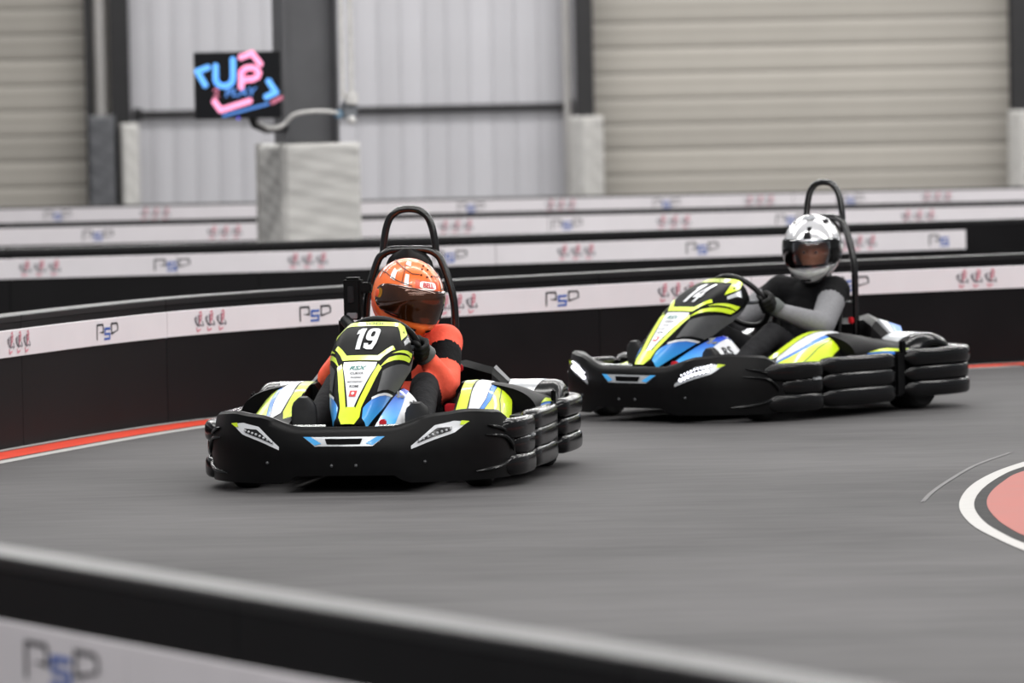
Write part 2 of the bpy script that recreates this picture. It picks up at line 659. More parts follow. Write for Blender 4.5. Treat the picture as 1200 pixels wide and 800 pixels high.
def barrier(label, pts, bands, top, psd, ups, side=1, thick=0.15, cap_h=0.035, up_h=0.115, psd_h=0.075, seg=9, psd_w=1.0, cut=()):
    """pts: ground line of the face towards the camera, left to right. bands=(z0,z1)"""
    L = resample(spline(pts, 12), 5)
    root = thing('track_barrier', label, 'barrier', (L[len(L) // 2].x, L[len(L) // 2].y, 0))
    org = Vector((root.location.x, root.location.y, 0))
    L3 = [(p.x - org.x, p.y - org.y) for p in L]

    def wall(name, i0, i1, d0, d1, z0, z1, m, bev=0.006):
        a, b = offset_line(L3, d0), offset_line(L3, d1)
        rs = []
        for i in range(i0, i1 + 1):
            A, B = Vector((*a[i], 0)), Vector((*b[i], 0))
            if i == i0 or i == i1:      # a narrow joint between neighbouring pieces
                j = i + 1 if i == i0 else i - 1
                A = A.lerp(Vector((*a[j], 0)), 0.012)
                B = B.lerp(Vector((*b[j], 0)), 0.012)
            s = (B - A).normalized() * bev
            rs.append([A + Vector((0, 0, z0)), A + Vector((0, 0, z1 - bev)), A + s + Vector((0, 0, z1)),
                       B - s + Vector((0, 0, z1)), B + Vector((0, 0, z1 - bev)), B + Vector((0, 0, z0))])
        return MB().rings(rs).build(name, m, root)
    i = 0
    while i < len(L3) - 1:
        j = min(i + seg, len(L3) - 1)
        if len(L3) - 1 - j < 3:
            j = len(L3) - 1
        wall('barrier_panel', i, j, 0.0, -thick, 0.0, top - cap_h, M_BLACK)
        wall('barrier_cap', i, j, 0.002, -thick - 0.002, top - cap_h + 0.001, top, M_CAP, 0.005)
        i = j
    x_end = None
    bz0, bz1, bx0, bx1 = bands
    idx = [k for k, p in enumerate(L) if bx0 <= p.x <= bx1]
    i = idx[0]
    while i < idx[-1]:
        j = min(i + 12, idx[-1])
        if idx[-1] - j < 3:
            j = idx[-1]
        wall('white_band', i, j, 0.008, -0.001, bz0, bz1, M_BAND, 0.003)
        i = j
    # printed marks laid on the band, addressed by x of the barrier line
    S = [0.0]
    for a, b in zip(L3, L3[1:]):
        S.append(S[-1] + (Vector(b) - Vector(a)).length)
    tabx = [(p[0] + org.x, s) for p, s in zip(L3, S)]
    off = offset_line(L3, 0.0105)
    tx = [(s, p[0]) for s, p in zip(S, off)]
    ty = [(s, p[1]) for s, p in zip(S, off)]
    zc = (bz0 + bz1) / 2

    def place(polys, s0, sc, dz, m, name, w=1.0):
        bm = flat_bm(polys)
        bm = xf(bm, sc * w, sc, s0, zc + dz)
        wrap(name, bm, lambda s, z: Vector((lin_tab(tx, s), lin_tab(ty, s), z)), m, root, cell=(0.1, 10))
    lp, ld, lb = logo_psd()
    for x in cut:                       # the last logo is cut off by the end of the band
        place(lp, lin_tab(tabx, x), psd_h, 0.006, M_INK, 'logo_letter')
        place(lb, lin_tab(tabx, x), psd_h, 0.006, M_INKBLUE, 'logo_letter')
    for x in psd:
        s0 = lin_tab(tabx, x)
        place(lp, s0, psd_h, 0.006, M_INK, 'logo_letter', psd_w)
        place(ld, s0, psd_h, 0.006, M_INK, 'logo_letter', psd_w)
        place(lb, s0, psd_h, 0.006, M_INKBLUE, 'logo_letter', psd_w)
    g, p = logo_up()
    for x in ups:
        s0 = lin_tab(tabx, x)
        for d in (-0.105, 0.0, 0.105):
            place(g, s0 + d, up_h, 0.0, M_INKGREY, 'emblem_print', 0.8)
            place(p, s0 + d, up_h, 0.0, M_INKPINK, 'emblem_print', 0.8)
    return root


BARS = {
    'A': dict(label='curved black barrier with white sponsor band, beside the red floor stripe',
              pts=A_BASE, bands=(0.46, 0.597, -14, 14), top=0.668, psd=[-3.2, -2.138, -1.102, 0.29, 2.052, 4.3], ups=[-2.511, -1.65, -0.31, 0.973, 2.852]),
    'B': dict(label='black barrier before the padded post, white band stopping short of one end',
              pts=[(-14, 37.6), (-10, 38.7), (-6.5, 39.6), (-3.617, 40.317), (-1.82, 40.75), (0.139, 41.45), (3.336, 42.721), (6.5, 44), (11, 45.8)],
              bands=(0.455, 0.597, -14, 3.50), top=0.668, psd=[-4.4, -2.418, -0.442, 1.412], cut=[3.256], ups=[-3.342, -1.458, 0.48, 2.595]),
    'C': dict(label='black barrier with white sponsor band just behind the padded post',
              pts=[(-14, 47.9), (-7.5, 48.4), (-4.361, 48.671), (-2.176, 48.9), (0.169, 49.2), (4.028, 49.5), (7.5, 49.7), (13, 50.1)],
              bands=(0.452, 0.60, -14, 14), top=0.645, psd=[-3.532, 0.495, 2.44, 5.1], ups=[-4.7, -2.45, -0.464, 1.423, 3.554], cap_h=0.03),
    'D': dict(label='farthest barrier with white sponsor band, close to the hall wall',
              pts=[(-14, 56), (-8.5, 56), (-5, 56), (0, 56), (5, 56.1), (8.5, 56.1), (14, 56.1)],
              bands=(0.462, 0.60, -14, 14), top=0.622, psd=[-4.447, -0.379, 1.547, 3.361, 5.6], ups=[-5.3, -3.486, 0.507, 2.464, 4.214], cap_h=0.018),
    'N': dict(label='near black barrier seen from outside the track, white band low on its side',
              pts=[(-3.2, 17.8), (-2.3, 16.1), (-1.297, 14.249), (-0.706, 13.15), (-0.39, 12.57), (-0.159, 12.15), (0.106, 11.68), (0.431, 11.06), (1.1, 9.7), (1.5, 8.8)],
              bands=(0.33, 0.50, -14, 14), top=0.66, psd=[-1.114, 0.8], ups=[-2.0, -0.25], psd_h=0.086, psd_w=1.5),
}
for k in 'ABCDN':
    barrier(**BARS[k])

# ------------------------------------------------------------------ hall wall and columns
E_ = Vector((1, 0, 0))
N_ = Vector((0, -1, 0))
WANG = 0.0
W0 = Vector((-4.55, 66.8, 0))


def wpt(q, d, z):
    return W0 + E_ * q + N_ * d + Vector((0, 0, z))


wall = MB().box((4.5, 0.62, 2.9), (52, 0.12, 5.8)).build('wall_back', M_BEIGE, smooth=False)
wall.location = W0
wall.rotation_euler = (0, 0, WANG)
tag(wall, 'hall wall of beige ribbed boards and white upright sheets', None, None, 'structure')


def board_section(q0, q1, n0=0.0, h=0.30):
    z = n0
    data = None
    while z < 5.2:
        mb = MB()
        prof = [(0.56, 0.001), (0.520, 0.004), (0.512, 0.02), (0.511, 0.10), (0.515, 0.13), (0.515, 0.16), (0.511, 0.19),
                (0.512, 0.28), (0.520, 0.296), (0.56, 0.299)]
        if data is None:
            mb.rings([[(q, d, zz) for d, zz in prof] for q in (q0, q1)], True, True)
            o = mb.build('wall_board', M_BEIGE, wall)
            data = o.data
        else:
            o = link('wall_board', data, wall)
        o.location.z = z
        z += h


board_section(-21.0, -0.42)
board_section(5.58, 10.55)
board_section(10.60, 30.0)
q = 0.06
data = None
while q < 5.2:
    if data is None:
        prof = [(0.001, 0.56), (0.003, 0.523), (0.02, 0.52), (0.075, 0.52), (0.10, 0.517), (0.125, 0.517), (0.15, 0.52), (0.25, 0.52),
                (0.267, 0.523), (0.269, 0.56)]
        o = MB().rings([[(a, d, z) for a, d in prof] for z in (0.0, 5.7)]).build('wall_sheet', M_WALLW, wall)
        data = o.data
    else:
        o = link('wall_sheet', data, wall)
    o.location.x = q
    q += 0.27


def ibeam(mb, w, d, t, z0, z1, turned=False):
    """w: flange width, d: depth between flanges"""
    def b(cx, cy, sx, sy):
        if turned:
            cx, cy, sx, sy = cy, cx, sy, sx
        mb.box((cx, cy, (z0 + z1) / 2), (sx, sy, z1 - z0), bev=0.003)
    b(0, -d / 2 + t / 2, w, t)
    b(0, d / 2 - t / 2, w, t)
    b(0, 0, t * 0.8, d - 2 * t)
    return mb


def column(x, label, pad_label, pw, ph, prz, px=0.0):
    c = thing('steel_column', label, 'column', (x, 67.02, 0))
    ibeam(MB(), 0.21, 0.36, 0.02, 0.0, 5.7).build('beam', M_STEEL, c)
    MB().box((0, 0, 0.01), (0.3, 0.44, 0.02), bev=0.004).build('base_plate', M_STEEL, c)
    p = thing('column_pad', pad_label, 'pad', (x + px, 66.66, 0), math.radians(prz))
    return c, p


def cushion(name, w, h, t, m, parent, loc, rz, wob=0.006, seed=0):
    """soft upholstered slab, front face puffed and slightly creased (local -Y is the front)"""
    rnd = random.Random(seed)
    ph = [rnd.uniform(0, 6) for _ in range(6)]
    mb = MB()

    def fn(u, v):
        x = (u - 0.5) * w
        z = v * h
        e = min(1, min(u, 1 - u) * w / 0.05) * min(1, min(v, 1 - v) * h / 0.05)
        puff = math.sqrt(max(0, 1 - (1 - e) ** 2))
        cr = wob * (math.sin(v * h * 26 + ph[0] + 2.2 * math.sin(u * 5 + ph[1])) * 0.6 + math.sin(v * h * 61 + ph[2] + u * 9) * 0.4)
        return (x, -t * (0.55 + 0.45 * puff) + cr * puff, z)
    mb.surf(fn, 18, 60)
    # back and sides
    mb.add([(-w / 2, 0, 0), (w / 2, 0, 0), (w / 2, 0, h), (-w / 2, 0, h)], [[0, 1, 2, 3]])
    mb.add([(-w / 2, 0, 0), (-w / 2, -t * .55, 0), (-w / 2, -t * .55, h), (-w / 2, 0, h)], [[0, 1, 2, 3]])
    mb.add([(w / 2, 0, 0), (w / 2, -t * .55, 0), (w / 2, -t * .55, h), (w / 2, 0, h)], [[0, 1, 2, 3]])
    mb.add([(-w / 2, 0, h), (-w / 2, -t * .55, h), (w / 2, -t * .55, h), (w / 2, 0, h)], [[0, 1, 2, 3]])
    mb.add([(-w / 2, 0, 0), (-w / 2, -t * .55, 0), (w / 2, -t * .55, 0), (w / 2, 0, 0)], [[0, 1, 2, 3]])
    o = mb.build(name, m, parent)
    o.location = loc
    o.rotation_euler = (0, 0, rz)
    return o


def pad_box(p, w, d, h, t, m_front, m_side, seed):
    """four cushions around a post"""
    cushion('front_pad', w, h, t, m_front, p, (0, -d / 2 + t, 0), 0, seed=seed)
    cushion('side_pad', d - 2 * t, h, t, m_side, p, (-w / 2 + t, 0, 0), -PI / 2, seed=seed + 1)
    cushion('side_pad', d - 2 * t, h, t, m_side, p, (w / 2 - t, 0, 0), PI / 2, seed=seed + 2)
    cushion('back_pad', w, h, t, m_front, p, (0, d / 2 - t, 0), PI, seed=seed + 3)


c1, p1 = column(-4.55, 'dark steel column between beige boards and white sheets, dark shade box beside its foot',
                'narrow pale wrinkled pad next to the tall dark box of its shaded side', 0, 0, 12, 0.12)
pad_box(p1, 0.20, 0.20, 1.34, 0.05, M_PADC, M_PADC, 11)
cv = thing('pad_shade_box', 'tall dark grey box added as the shaded side of the pad, at the foot of the column next to beige boards', 'shade box', (-4.755, 66.66, 0))
pad_box(cv, 0.30, 0.26, 1.44, 0.05, M_PADD, M_PADD, 15)  # shade on the pad's left side, built as a separate dark box
ch = MB().box((-4.91, 67.0, 2.85), (0.085, 0.2, 5.7), bev=0.004).build('steel_channel', M_STEEL)
tag(ch, 'slim dark steel channel at the edge of the beige boards', 'channel')
c2, p2 = column(0.915, 'dark steel column where the white sheets meet the plain beige boards',
                'grey padded sleeve at the foot of the column between white sheets and beige boards', 0, 0, 41)
pad_box(p2, 0.31, 0.31, 1.32, 0.05, M_PADC, M_PADC, 21)
c3, p3 = column(6.03, 'dark steel column standing between two stretches of beige boards',
                'grey padded sleeve at the foot of the column amid beige boards', 0, 0, 30, 0.03)
pad_box(p3, 0.31, 0.31, 1.29, 0.05, M_PADC, M_PADC, 31)
for xx, r, lab in ((-4.775, 0.075, 'thick pale pipe added as a lit strip beside the slim dark channel'),
                   (0.71, 0.045, 'slim pale pipe added as a lit strip beside the column at the white sheets end')):
    pp = MB().tube([(xx, 67.0, 0.0), (xx, 67.0, 5.6)], r, 16).build('lit_strip', M_STEELL)  # added pale pipes stand in for the lit strips of the columns
    tag(pp, lab, 'pipe')
rail = thing('wall_rail', 'slim dark horizontal steel rail across the white wall sheets', 'rail', (-1.82, 67.26, 1.44))
MB().box((0, 0, 0), (5.2, 0.06, 0.075), bev=0.004).build('rail_bar', M_STEEL, rail)
for dx in (-2.55, 2.55):
    MB().box((dx, 0.03, 0), (0.1, 0.05, 0.14), bev=0.003).build('rail_clip', M_STEEL, rail)

# padded post with the monitor
POST = Vector((-1.58, 44.8, 0))
PANG = math.radians(23)
post = thing('steel_post', 'free-standing dark steel post rising from the pale padded box', 'column', POST, PANG)
ibeam(MB(), 0.24, 0.46, 0.022, 0.0, 5.7, turned=True).build('beam', mat('post_grey', '5c5c5f', 0.5, var=0.08, scale=4), post)
MB().box((0, 0, 0.01), (0.42, 0.3, 0.02), bev=0.004).build('base_plate', M_STEEL, post)
pp = thing('post_padding', 'large pale grey wrinkled padding box around the post below the monitor', 'pad', POST, PANG)
pad_box(pp, 0.66, 0.66, 1.325, 0.09, M_PADC, M_PADC, 41)

tv = thing('monitor', 'flat monitor showing a pink and blue neon emblem on black', 'monitor', (-2.075, 43.9, 1.79), 0.0)
MB().box((0, 0.02, 0), (0.672, 0.045, 0.517), bev=0.006).build('housing', mat('tv_plastic', '131315', 0.35), tv)
MB().box((0, 0.055, 0), (0.34, 0.05, 0.28), bev=0.01).build('back_cover', mat('tv_plastic', '131315', 0.35), tv)
scr = MB().box((0, -0.004, 0), (0.656, 0.004, 0.50)).build('screen', mat('tv_screen', '0b0b0e', 0.15, emit=0.35), tv, smooth=False)
M_NB = mat('neon_blue', '62a8f5', 0.4, var=0.02, emit=0.85)
M_NP = mat('neon_pink', 'ff9cc4', 0.4, var=0.02, emit=0.85)
M_ND = mat('neon_blue_dim', '4c7fc8', 0.4, var=0.02, emit=0.6)
M_NPD = mat('neon_pink_dim', 'b4657c', 0.4, var=0.02, emit=0.6)


def sxy(px, py):
    """photo crop pixels of the emblem -> metres on the screen"""
    return ((px - 512) / 800 * 0.665, -(py - 398) / 600 * 0.50)


def stroke(name, px, w, m, closed=False):
    P = [sxy(*p) for p in px]
    polys = thick_line(P, w)
    mb = MB()
    for poly in polys:
        mb.add([(p[0], -0.0075, p[1]) for p in poly], [[0, 1, 2, 3]])
    for p in P:
        mb.add([(p[0] + w / 2 * math.cos(2 * PI * k / 10), -0.0075 - 0.0001, p[1] + w / 2 * math.sin(2 * PI * k / 10)) for k in range(10)],
               [list(range(10))])
    return mb.build(name, m, scr, smooth=False, weld=False)


stroke('emblem_bracket', [(240, 228), (140, 262), (212, 390)], 0.044, M_NB)
stroke('emblem_letter', [(312, 215), (310, 340)] + [(390 + 80 * math.cos(a), 335 + 70 * math.sin(a)) for a in (2.6, 2.1, 1.5, 0.9, 0.4)] + [(472, 320), (474, 160)], 0.044, M_NB)
stroke('emblem_bracket', [(548, 140), (652, 104), (726, 205)], 0.044, M_NP)
stroke('emblem_letter', [(546, 415), (550, 285)] + [(632 + 80 * math.cos(a), 290 + 56 * math.sin(a)) for a in (3.6, 4.2, 4.9, 5.5, 6.2, 6.9, 7.6, 8.1)] + [(580, 350)], 0.044, M_NP)
stroke('emblem_bracket', [(800, 365), (865, 470), (775, 510)], 0.044, M_NB)
stroke('emblem_bracket', [(295, 545), (350, 625), (620, 545)], 0.044, M_NP)
stroke('emblem_line', [(375, 678), (790, 575)], 0.02, M_ND)
stroke('emblem_line', [(830, 562), (915, 520)], 0.03, M_NPD)
for body, px, h, m, rot in (('2', (305, 468), 0.075, M_NPD, 0.1), ('PLAY', (545, 462), 0.062, M_ND, 0.04)):
    bm = xf(text_bm(body, 0.03, 0.2), h * (1.25 if body != '2' else 1), h, *sxy(*px), rot)
    wrap('emblem_word', bm, lambda x, z: Vector((x, -0.0085, z)), m, scr)
MB().box((0.0, -0.006, -0.254), (0.02, 0.004, 0.008)).build('status_light', mat('tv_led', '5a50ff', 0.4, emit=2.0), tv)
arm = MB().tube([(0.0, 0.08, -0.05), (0.06, 0.16, -0.14), (0.12, 0.22, -0.31), (0.2, 0.34, -0.345), (0.33, 0.70, -0.34)], 0.035, 10)
arm.build('mount_arm', M_STEEL, tv)
cab = MB().tube(spline([(-1.93, 44.0, 1.50), (-1.85, 44.1, 1.455), (-1.75, 44.2, 1.47), (-1.66, 44.2, 1.55), (-1.53, 44.22, 1.575), (-1.38, 44.3, 1.57), (-1.30, 44.4, 1.55)], 8), 0.015, 8)
tag(cab.build('power_cable', M_CHALK), 'pale cable sagging from the monitor arm across the post', 'cable')
jb = thing('junction_box', 'small grey junction box with fittings on the side of the post', 'box', (-1.235, 44.45, 1.58), PANG)
MB().box((0, 0, 0), (0.11, 0.08, 0.13), bev=0.008).build('box_body', M_STEELG, jb)
MB().box((0, -0.05, 0.09), (0.09, 0.07, 0.10), bev=0.01).build('upper_socket', M_CHALK, jb)
MB().box((-0.10, -0.02, -0.03), (0.06, 0.05, 0.06), bev=0.01).build('blue_plug', mat('plug_blue', '5b89a8', 0.4), jb)
MB().ball((0.0, -0.05, -0.08), 0.035).build('cable_gland', M_CHALK, jb)
for dx in (0.0, 0.07):
    tag(MB().tube([(-1.285 + dx, 44.50, 1.66), (-1.285 + dx, 44.50, 5.6)], 0.02, 10).build('conduit', M_CHALK),
        'one of two white conduits running side by side down the post', 'pipe', 'conduits on the post')


# ------------------------------------------------------------------ kart
PLAN = spline([(1.0, 0.0), (0.985, 0.2), (0.935, 0.38), (0.85, 0.53), (0.73, 0.63), (0.58, 0.685), (0.42, 0.705), (0.28, 0.71)], 8)
_s = [0.0]
for a, b in zip(PLAN, PLAN[1:]):
    _s.append(_s[-1] + math.hypot(b[0] - a[0], b[1] - a[1]))
PLX = [(s, p[0]) for s, p in zip(_s, PLAN)]
PLY = [(s, p[1]) for s, p in zip(_s, PLAN)]
S_END = _s[-1]


def plan(s, off=0.0):
    k = -1 if s < 0 else 1
    a = abs(s)
    x, y = lin_tab(PLX, a), lin_tab(PLY, a)
    e = 0.03
    tx = lin_tab(PLX, a + e) - lin_tab(PLX, max(0, a - e))
    ty = lin_tab(PLY, a + e) - lin_tab(PLY, max(0, a - e))
    l = math.hypot(tx, ty) or 1
    nx, ny = ty / l, -tx / l
    if a < 0.02:
        nx, ny = 1.0, 0.0
    return x + nx * off, (y + ny * off) * k


BT = [(0, .284), (.20, .284), (.44, .338), (.58, .350), (.78, .338), (.95, .28), (1.1, .25)]
BB = [(0, .08), (.22, .08), (.28, .045), (.85, .045), (1.1, .07)]


def bump(s, v):
    a = abs(s)
    z0, z1 = lin_tab(BB, a), lerp_tab(BT, a)
    off = 0.035 * math.sin(PI * (0.15 + 0.75 * max(0, min(1, v)))) - 0.03 + (0.012 if v < .3 else 0) * (1 - v / .3)
    x, y = plan(s, off)
    return Vector((x, y, z0 + (z1 - z0) * v))


SPX = [(0, .90), (.25, .735), (.5, .56), (.75, .385), (1, .20)]
SPZ = [(0, .30), (.25, .44), (.5, .565), (.75, .66), (1, .722)]
NX = spline([(a[1], b[1]) for a, b in zip(SPX, SPZ)], 10)
NSP = [(i / (len(NX) - 1), p) for i, p in enumerate(NX)]
NXT = [(t, p[0]) for t, p in NSP]
NZT = [(t, p[1]) for t, p in NSP]
NW = [(0, .065), (.25, .12), (.5, .155), (.72, .182), (.88, .178), (1, .150)]
ND = [(0, .05), (.25, .10), (.5, .15), (.8, .14), (1, .10)]


def nose(u, v):
    vv = max(0, min(1, v))
    x, z = lin_tab(NXT, vv), lin_tab(NZT, vv)
    e = 0.03
    tx = lin_tab(NXT, min(1, vv + e)) - lin_tab(NXT, max(0, vv - e))
    tz = lin_tab(NZT, min(1, vv + e)) - lin_tab(NZT, max(0, vv - e))
    l = math.hypot(tx, tz)
    nx, nz = tz / l, -tx / l
    a = min(1.0, abs(u))
    w = lin_tab(NW, vv)
    y = w * (a / 0.7 * 0.86 if a < 0.7 else 0.86 + 0.14 * math.sin((a - 0.7) / 0.3 * PI / 2))
    dr = lin_tab(ND, vv) * max(0, (a - 0.55) / 0.45) ** 1.6 + 0.014 * a * a
    if v > 1:
        z -= (v - 1) * 0.3
        x -= (v - 1) * 0.1
    return Vector((x - nx * dr, math.copysign(y, u), z - nz * dr))


def sm(t):
    t = max(0, min(1, t))
    return t * t * (3 - 2 * t)


def bez(a, b, c, t):
    return a * (1 - t) ** 2 + 2 * b * t * (1 - t) + c * t * t


def pod_front(sd):
    def f(u, v):
        x = 0.52 - 0.70 * u
        yi, yo = 0.375 - 0.02 * u, 0.555 + 0.03 * u
        zi, zo = 0.255 + 0.175 * sm(u * 1.1), 0.245 + 0.05 * u
        if v < 0:
            y, z = yi + 0.01 * v, zi + v / 0.3 * (zi - 0.12)
        elif v > 1:
            y, z = yo + 0.02, zo - (v - 1) / 0.3 * (zo - 0.12)
        else:
            y, z = bez(yi, yo - 0.02, yo + 0.02, v), bez(zi, zi + 0.015, zo, v)
        return Vector((x, y * sd, z))
    return f


def pod_mid(sd):
    def f(u, v):
        x = -0.06 - 0.48 * u
        yi, yo = 0.32, 0.69 + 0.03 * u
        zi, zo = 0.44 - 0.05 * sm(u), 0.28
        k = 0.97 + 0.03 * math.sin(PI * min(1, u * 1.2))
        if v < 0:
            y, z = yi, zi * k + v / 0.3 * (zi - 0.12)
        elif v > 1:
            y, z = yo, zo - (v - 1) / 0.3 * (zo - 0.12)
        else:
            y, z = bez(yi, yo + 0.02, yo, v), bez(zi, zi, zo, v) * (k if v < 0.8 else k + (1 - k) * (v - .8) / .2)
        return Vector((x, y * sd, z))
    return f


def wheel_cover(sd):
    def f(u, v):
        th = math.radians(168 - 150 * u) if False else math.radians(12 + 160 * u)
        r = 0.20
        if v < 0.75:
            y = 0.46 + 0.22 * (v / 0.75)
            k = 1.0
        else:
            t = (v - 0.75) / 0.25
            y = 0.68 + 0.05 * math.sin(t * PI / 2)
            k = 1 - 0.32 * (1 - math.cos(t * PI / 2))
        return Vector((-0.68 + r * 1.12 * k * math.cos(th), y * sd, 0.205 + r * k * math.sin(th)))
    return f


def superpoly(cx, cy, rx, ry, p=2.6, n=36):
    out = []
    for i in range(n):
        a = 2 * PI * i / n
        c, s = math.cos(a), math.sin(a)
        out.append((cx + rx * math.copysign(abs(c) ** (2 / p), c), cy + ry * math.copysign(abs(s) ** (2 / p), s)))
    return out


def mir(poly):
    return [(-p[0], p[1]) for p in poly][::-1]


M_BGRAD = grad_mat('kart_blue_fade', '3fb0ec', '1c22b8', 2, 0.28, 0.50)
M_BGRAD2 = grad_mat('kart_blue_fade_low', '46b4ee', '1f2fb4', 2, 0.27, 0.43)


def ringpoly(cx, cy, rx, ry, w, h, n=24, p=3.0):
    o, i_ = superpoly(cx, cy, rx, ry, p, n), superpoly(cx, cy, rx - w, ry - h, p, n)
    return [[o[k], o[(k + 1) % n], i_[(k + 1) % n], i_[k]] for k in range(n)]


DIGITS = {
    '1': [[(-.12, -.5), (.18, -.5), (.18, .5), (-.12, .5)], [(-.12, .5), (-.3, .38), (-.3, .16), (-.12, .22)]],
    '9': ringpoly(0, .18, .40, .32, .28, .18) + [[(.12, .16), (.40, .16), (.40, -.24), (.12, -.24)], [(.40, -.24), (.28, -.5), (-.1, -.5), (-.1, -.32), (.06, -.32), (.12, -.24)],
                                                 [(-.1, -.5), (-.34, -.44), (-.38, -.25), (-.12, -.25), (-.1, -.32)]],
    '4': [[(.06, -.5), (.28, -.5), (.28, .5), (.06, .5)], [(.06, .5), (-.38, -.1), (-.38, -.28), (-.16, -.1), (.06, .2)], [(-.38, -.28), (.4, -.28), (.4, -.1), (-.38, -.1)]],
}


def make_kart(label, loc, rz, number, lit, bracket):
    k = thing('racing_kart', label, 'kart', loc, rz, None)
    # --- front bumper: one moulded shell
    rs = []
    NB = 64
    for i in range(NB + 1):
        s = -S_END + 2 * S_END * i / NB
        ring = [bump(s, j / 9) for j in range(10)]
        z1 = ring[-1].z
        for d, dz in ((-0.035, 0.012), (-0.055, 0.010), (-0.075, -0.006), (-0.08, -0.05)):
            x, y = plan(s, d)
            ring.append(Vector((x, y, z1 + dz)))
        x, y = plan(s, -0.07)
        ring.append(Vector((x, y, ring[0].z + 0.02)))
        rs.append(ring)
    fb = MB().rings(rs).build('front_bumper', M_PLAST, k)
    F = on_surf(bump, 0.003, 1)
    tst = F(0.0, .5) - bump(0.0, .5)
    sg = 1 if tst.x > 0 else -1
    F = on_surf(bump, 0.003, sg)
    F2 = on_surf(bump, 0.0055, sg)
    F3 = on_surf(bump, 0.009, sg)
    for sd in (-1, 1):
        def P(pts):
            q = [(sd * a, b) for a, b in pts]
            return q if sd > 0 else q[::-1]
        hl = wrap('headlight', flat_bm([P([(.57, .85), (.50, .895), (.41, .86), (.30, .63), (.30, .575), (.40, .645), (.50, .725)])]), F, M_SILV if lit else M_WHT, k, (0.04, 0.2))
        wrap('headlight_lens', flat_bm([P([(.49, .815), (.42, .815), (.325, .645), (.40, .69), (.48, .755)])]), F2, M_LENS, hl, (0.04, 0.2))
        wrap('headlight_accent', flat_bm([P([(.575, .855), (.535, .88), (.525, .82), (.545, .815)])]), F3, M_YEL, hl, (0.04, 0.2))
        mb = MB()
        for i in range(8):
            t = i / 7
            mb.ball(F3(sd * (.48 - .145 * t), .785 - .105 * t), 0.0065 if not lit else 0.0095, 8)
        if lit:
            for i in range(10):
                t = i / 9
                mb.ball(F3(sd * (.50 - .16 * t), .875 - .11 * t), 0.005, 6)
        mb.build('led_row', M_LED1 if lit else M_LED0, hl)
    for sd in (-1, 1):
        for pts in ([(.66, .655), (.74, .65), (.81, .61), (.855, .53), (.87, .43)], [(.60, .13), (.70, .155), (.79, .21), (.85, .30)], [(.68, .80), (.76, .76), (.82, .70)]):
            path = [F2(sd * a, b) - Vector((0, 0, 0)) for a, b in spline(pts, 6)]
            n_ = len(path)
            MB().tube(path, [.009 * min(1, .25 + 4 * min(i, n_ - 1 - i) / n_) for i in range(n_)], 8).build('bumper_ridge', M_PLASTR, k)
        for a, b in ((.055, .22), (.36, .33)):
            MB().ball(F(sd * a, b), .008, 8).build('bolt', M_GREYP, k)
    bd = wrap('nose_badge', flat_bm([[(-.185, .84), (.185, .84), (.13, .64), (-.13, .64)]]), F, M_SILV, k, (0.04, 0.2))
    for q_ in ([(-.185, .84), (-.15, .84), (-.10, .70), (-.13, .66)], [(.15, .84), (.185, .84), (.13, .66), (.10, .70)]):
        wrap('badge_accent', flat_bm([q_]), F2, M_CYAN, bd, (0.04, 0.2))
    wrap('badge_plate', flat_bm([[(-.085, .80), (.085, .80), (.075, .68), (-.075, .68)]]), F2, M_PLASTG, bd, (0.04, 0.2))
    # --- ribbed corner, side and rear rolls
    for sd in (-1, 1):
        for z, r, s0, ex in ((.095, .048, .80, -.006), (.180, .044, .88, -.012), (.258, .046, .78, -.008)):
            path = []
            for i in range(15):
                s = s0 + (S_END + 0.03 - s0) * i / 14
                x, y = plan(s, ex + .02 * sm((i - 1) / 5) - .012)
                if s > S_END:
                    x -= s - S_END
                path.append((x, y * sd, z))
            MB().sweep(path, .04, r, power=3.6, taper=3, seg=18).build('corner_roll', M_PLASTR, k)
        for z, r in ((.105, .049), (.192, .047), (.272, .046)):
            path = [(0.265 - 0.63 * i / 14, sd * (.700 + .006 * i / 14 + .012 * math.sin(PI * i / 14)), z) for i in range(15)]
            MB().sweep(path, .045, r, power=3.6, taper=2, seg=18).build('side_roll', M_PLASTR, k)
        MB().box((-0.05, sd * 0.65, 0.185), (0.66, 0.10, 0.22), bev=0.02).build('side_core', M_PLAST, k)
        MB().box((-0.395, sd * 0.705, 0.20), (0.08, 0.05, 0.24), bev=0.012).build('roll_joint', M_PLAST, k)
        MB().box((0.33, sd * 0.737, 0.214), (0.07, 0.02, 0.026), bev=0.008).build('roll_button', M_SILV, k)
    for z, r, w in ((.115, .045, .048), (.198, .043, .042), (.283, .046, .05)):
        half = [(-.43, .715), (-.55, .728), (-.72, .735), (-.88, .725), (-.98, .68), (-1.045, .58), (-1.07, .40), (-1.075, .15)]
        path = [(x, y, z) for x, y in half] + [(x, -y, z) for x, y in half[::-1]]
        path = spline(path, 4)
        MB().sweep(path, w, r, power=3.6, taper=2, seg=18).build('rear_roll', M_PLASTR, k)
    half = [(-.44, .70), (-.72, .71), (-.88, .70), (-.96, .65), (-1.01, .56), (-1.03, .40), (-1.035, .15)]
    MB().sweep(spline([(x, y, .20) for x, y in half] + [(x, -y, .20) for x, y in half[::-1]], 4), .03, .11, taper=2).build('rear_core', M_PLAST, k)
    for sd in (-1, 1):
        MB().box((-1.01, sd * 0.665, 0.198), (0.05, 0.06, 0.04), sd * -0.7, bev=0.01).build('rear_vent', M_LENS, k)
    # --- nose fairing
    nf = MB().surf(nose, 30, 30, -1, 1, 0, 1.06).build('nose_fairing', M_PLASTG, k)
    solid(nf, 0.006, 0)
    t = on_surf(nose, 1, 1)(0, .5) - nose(0, .5)
    sg = 1 if t.x > 0 else -1
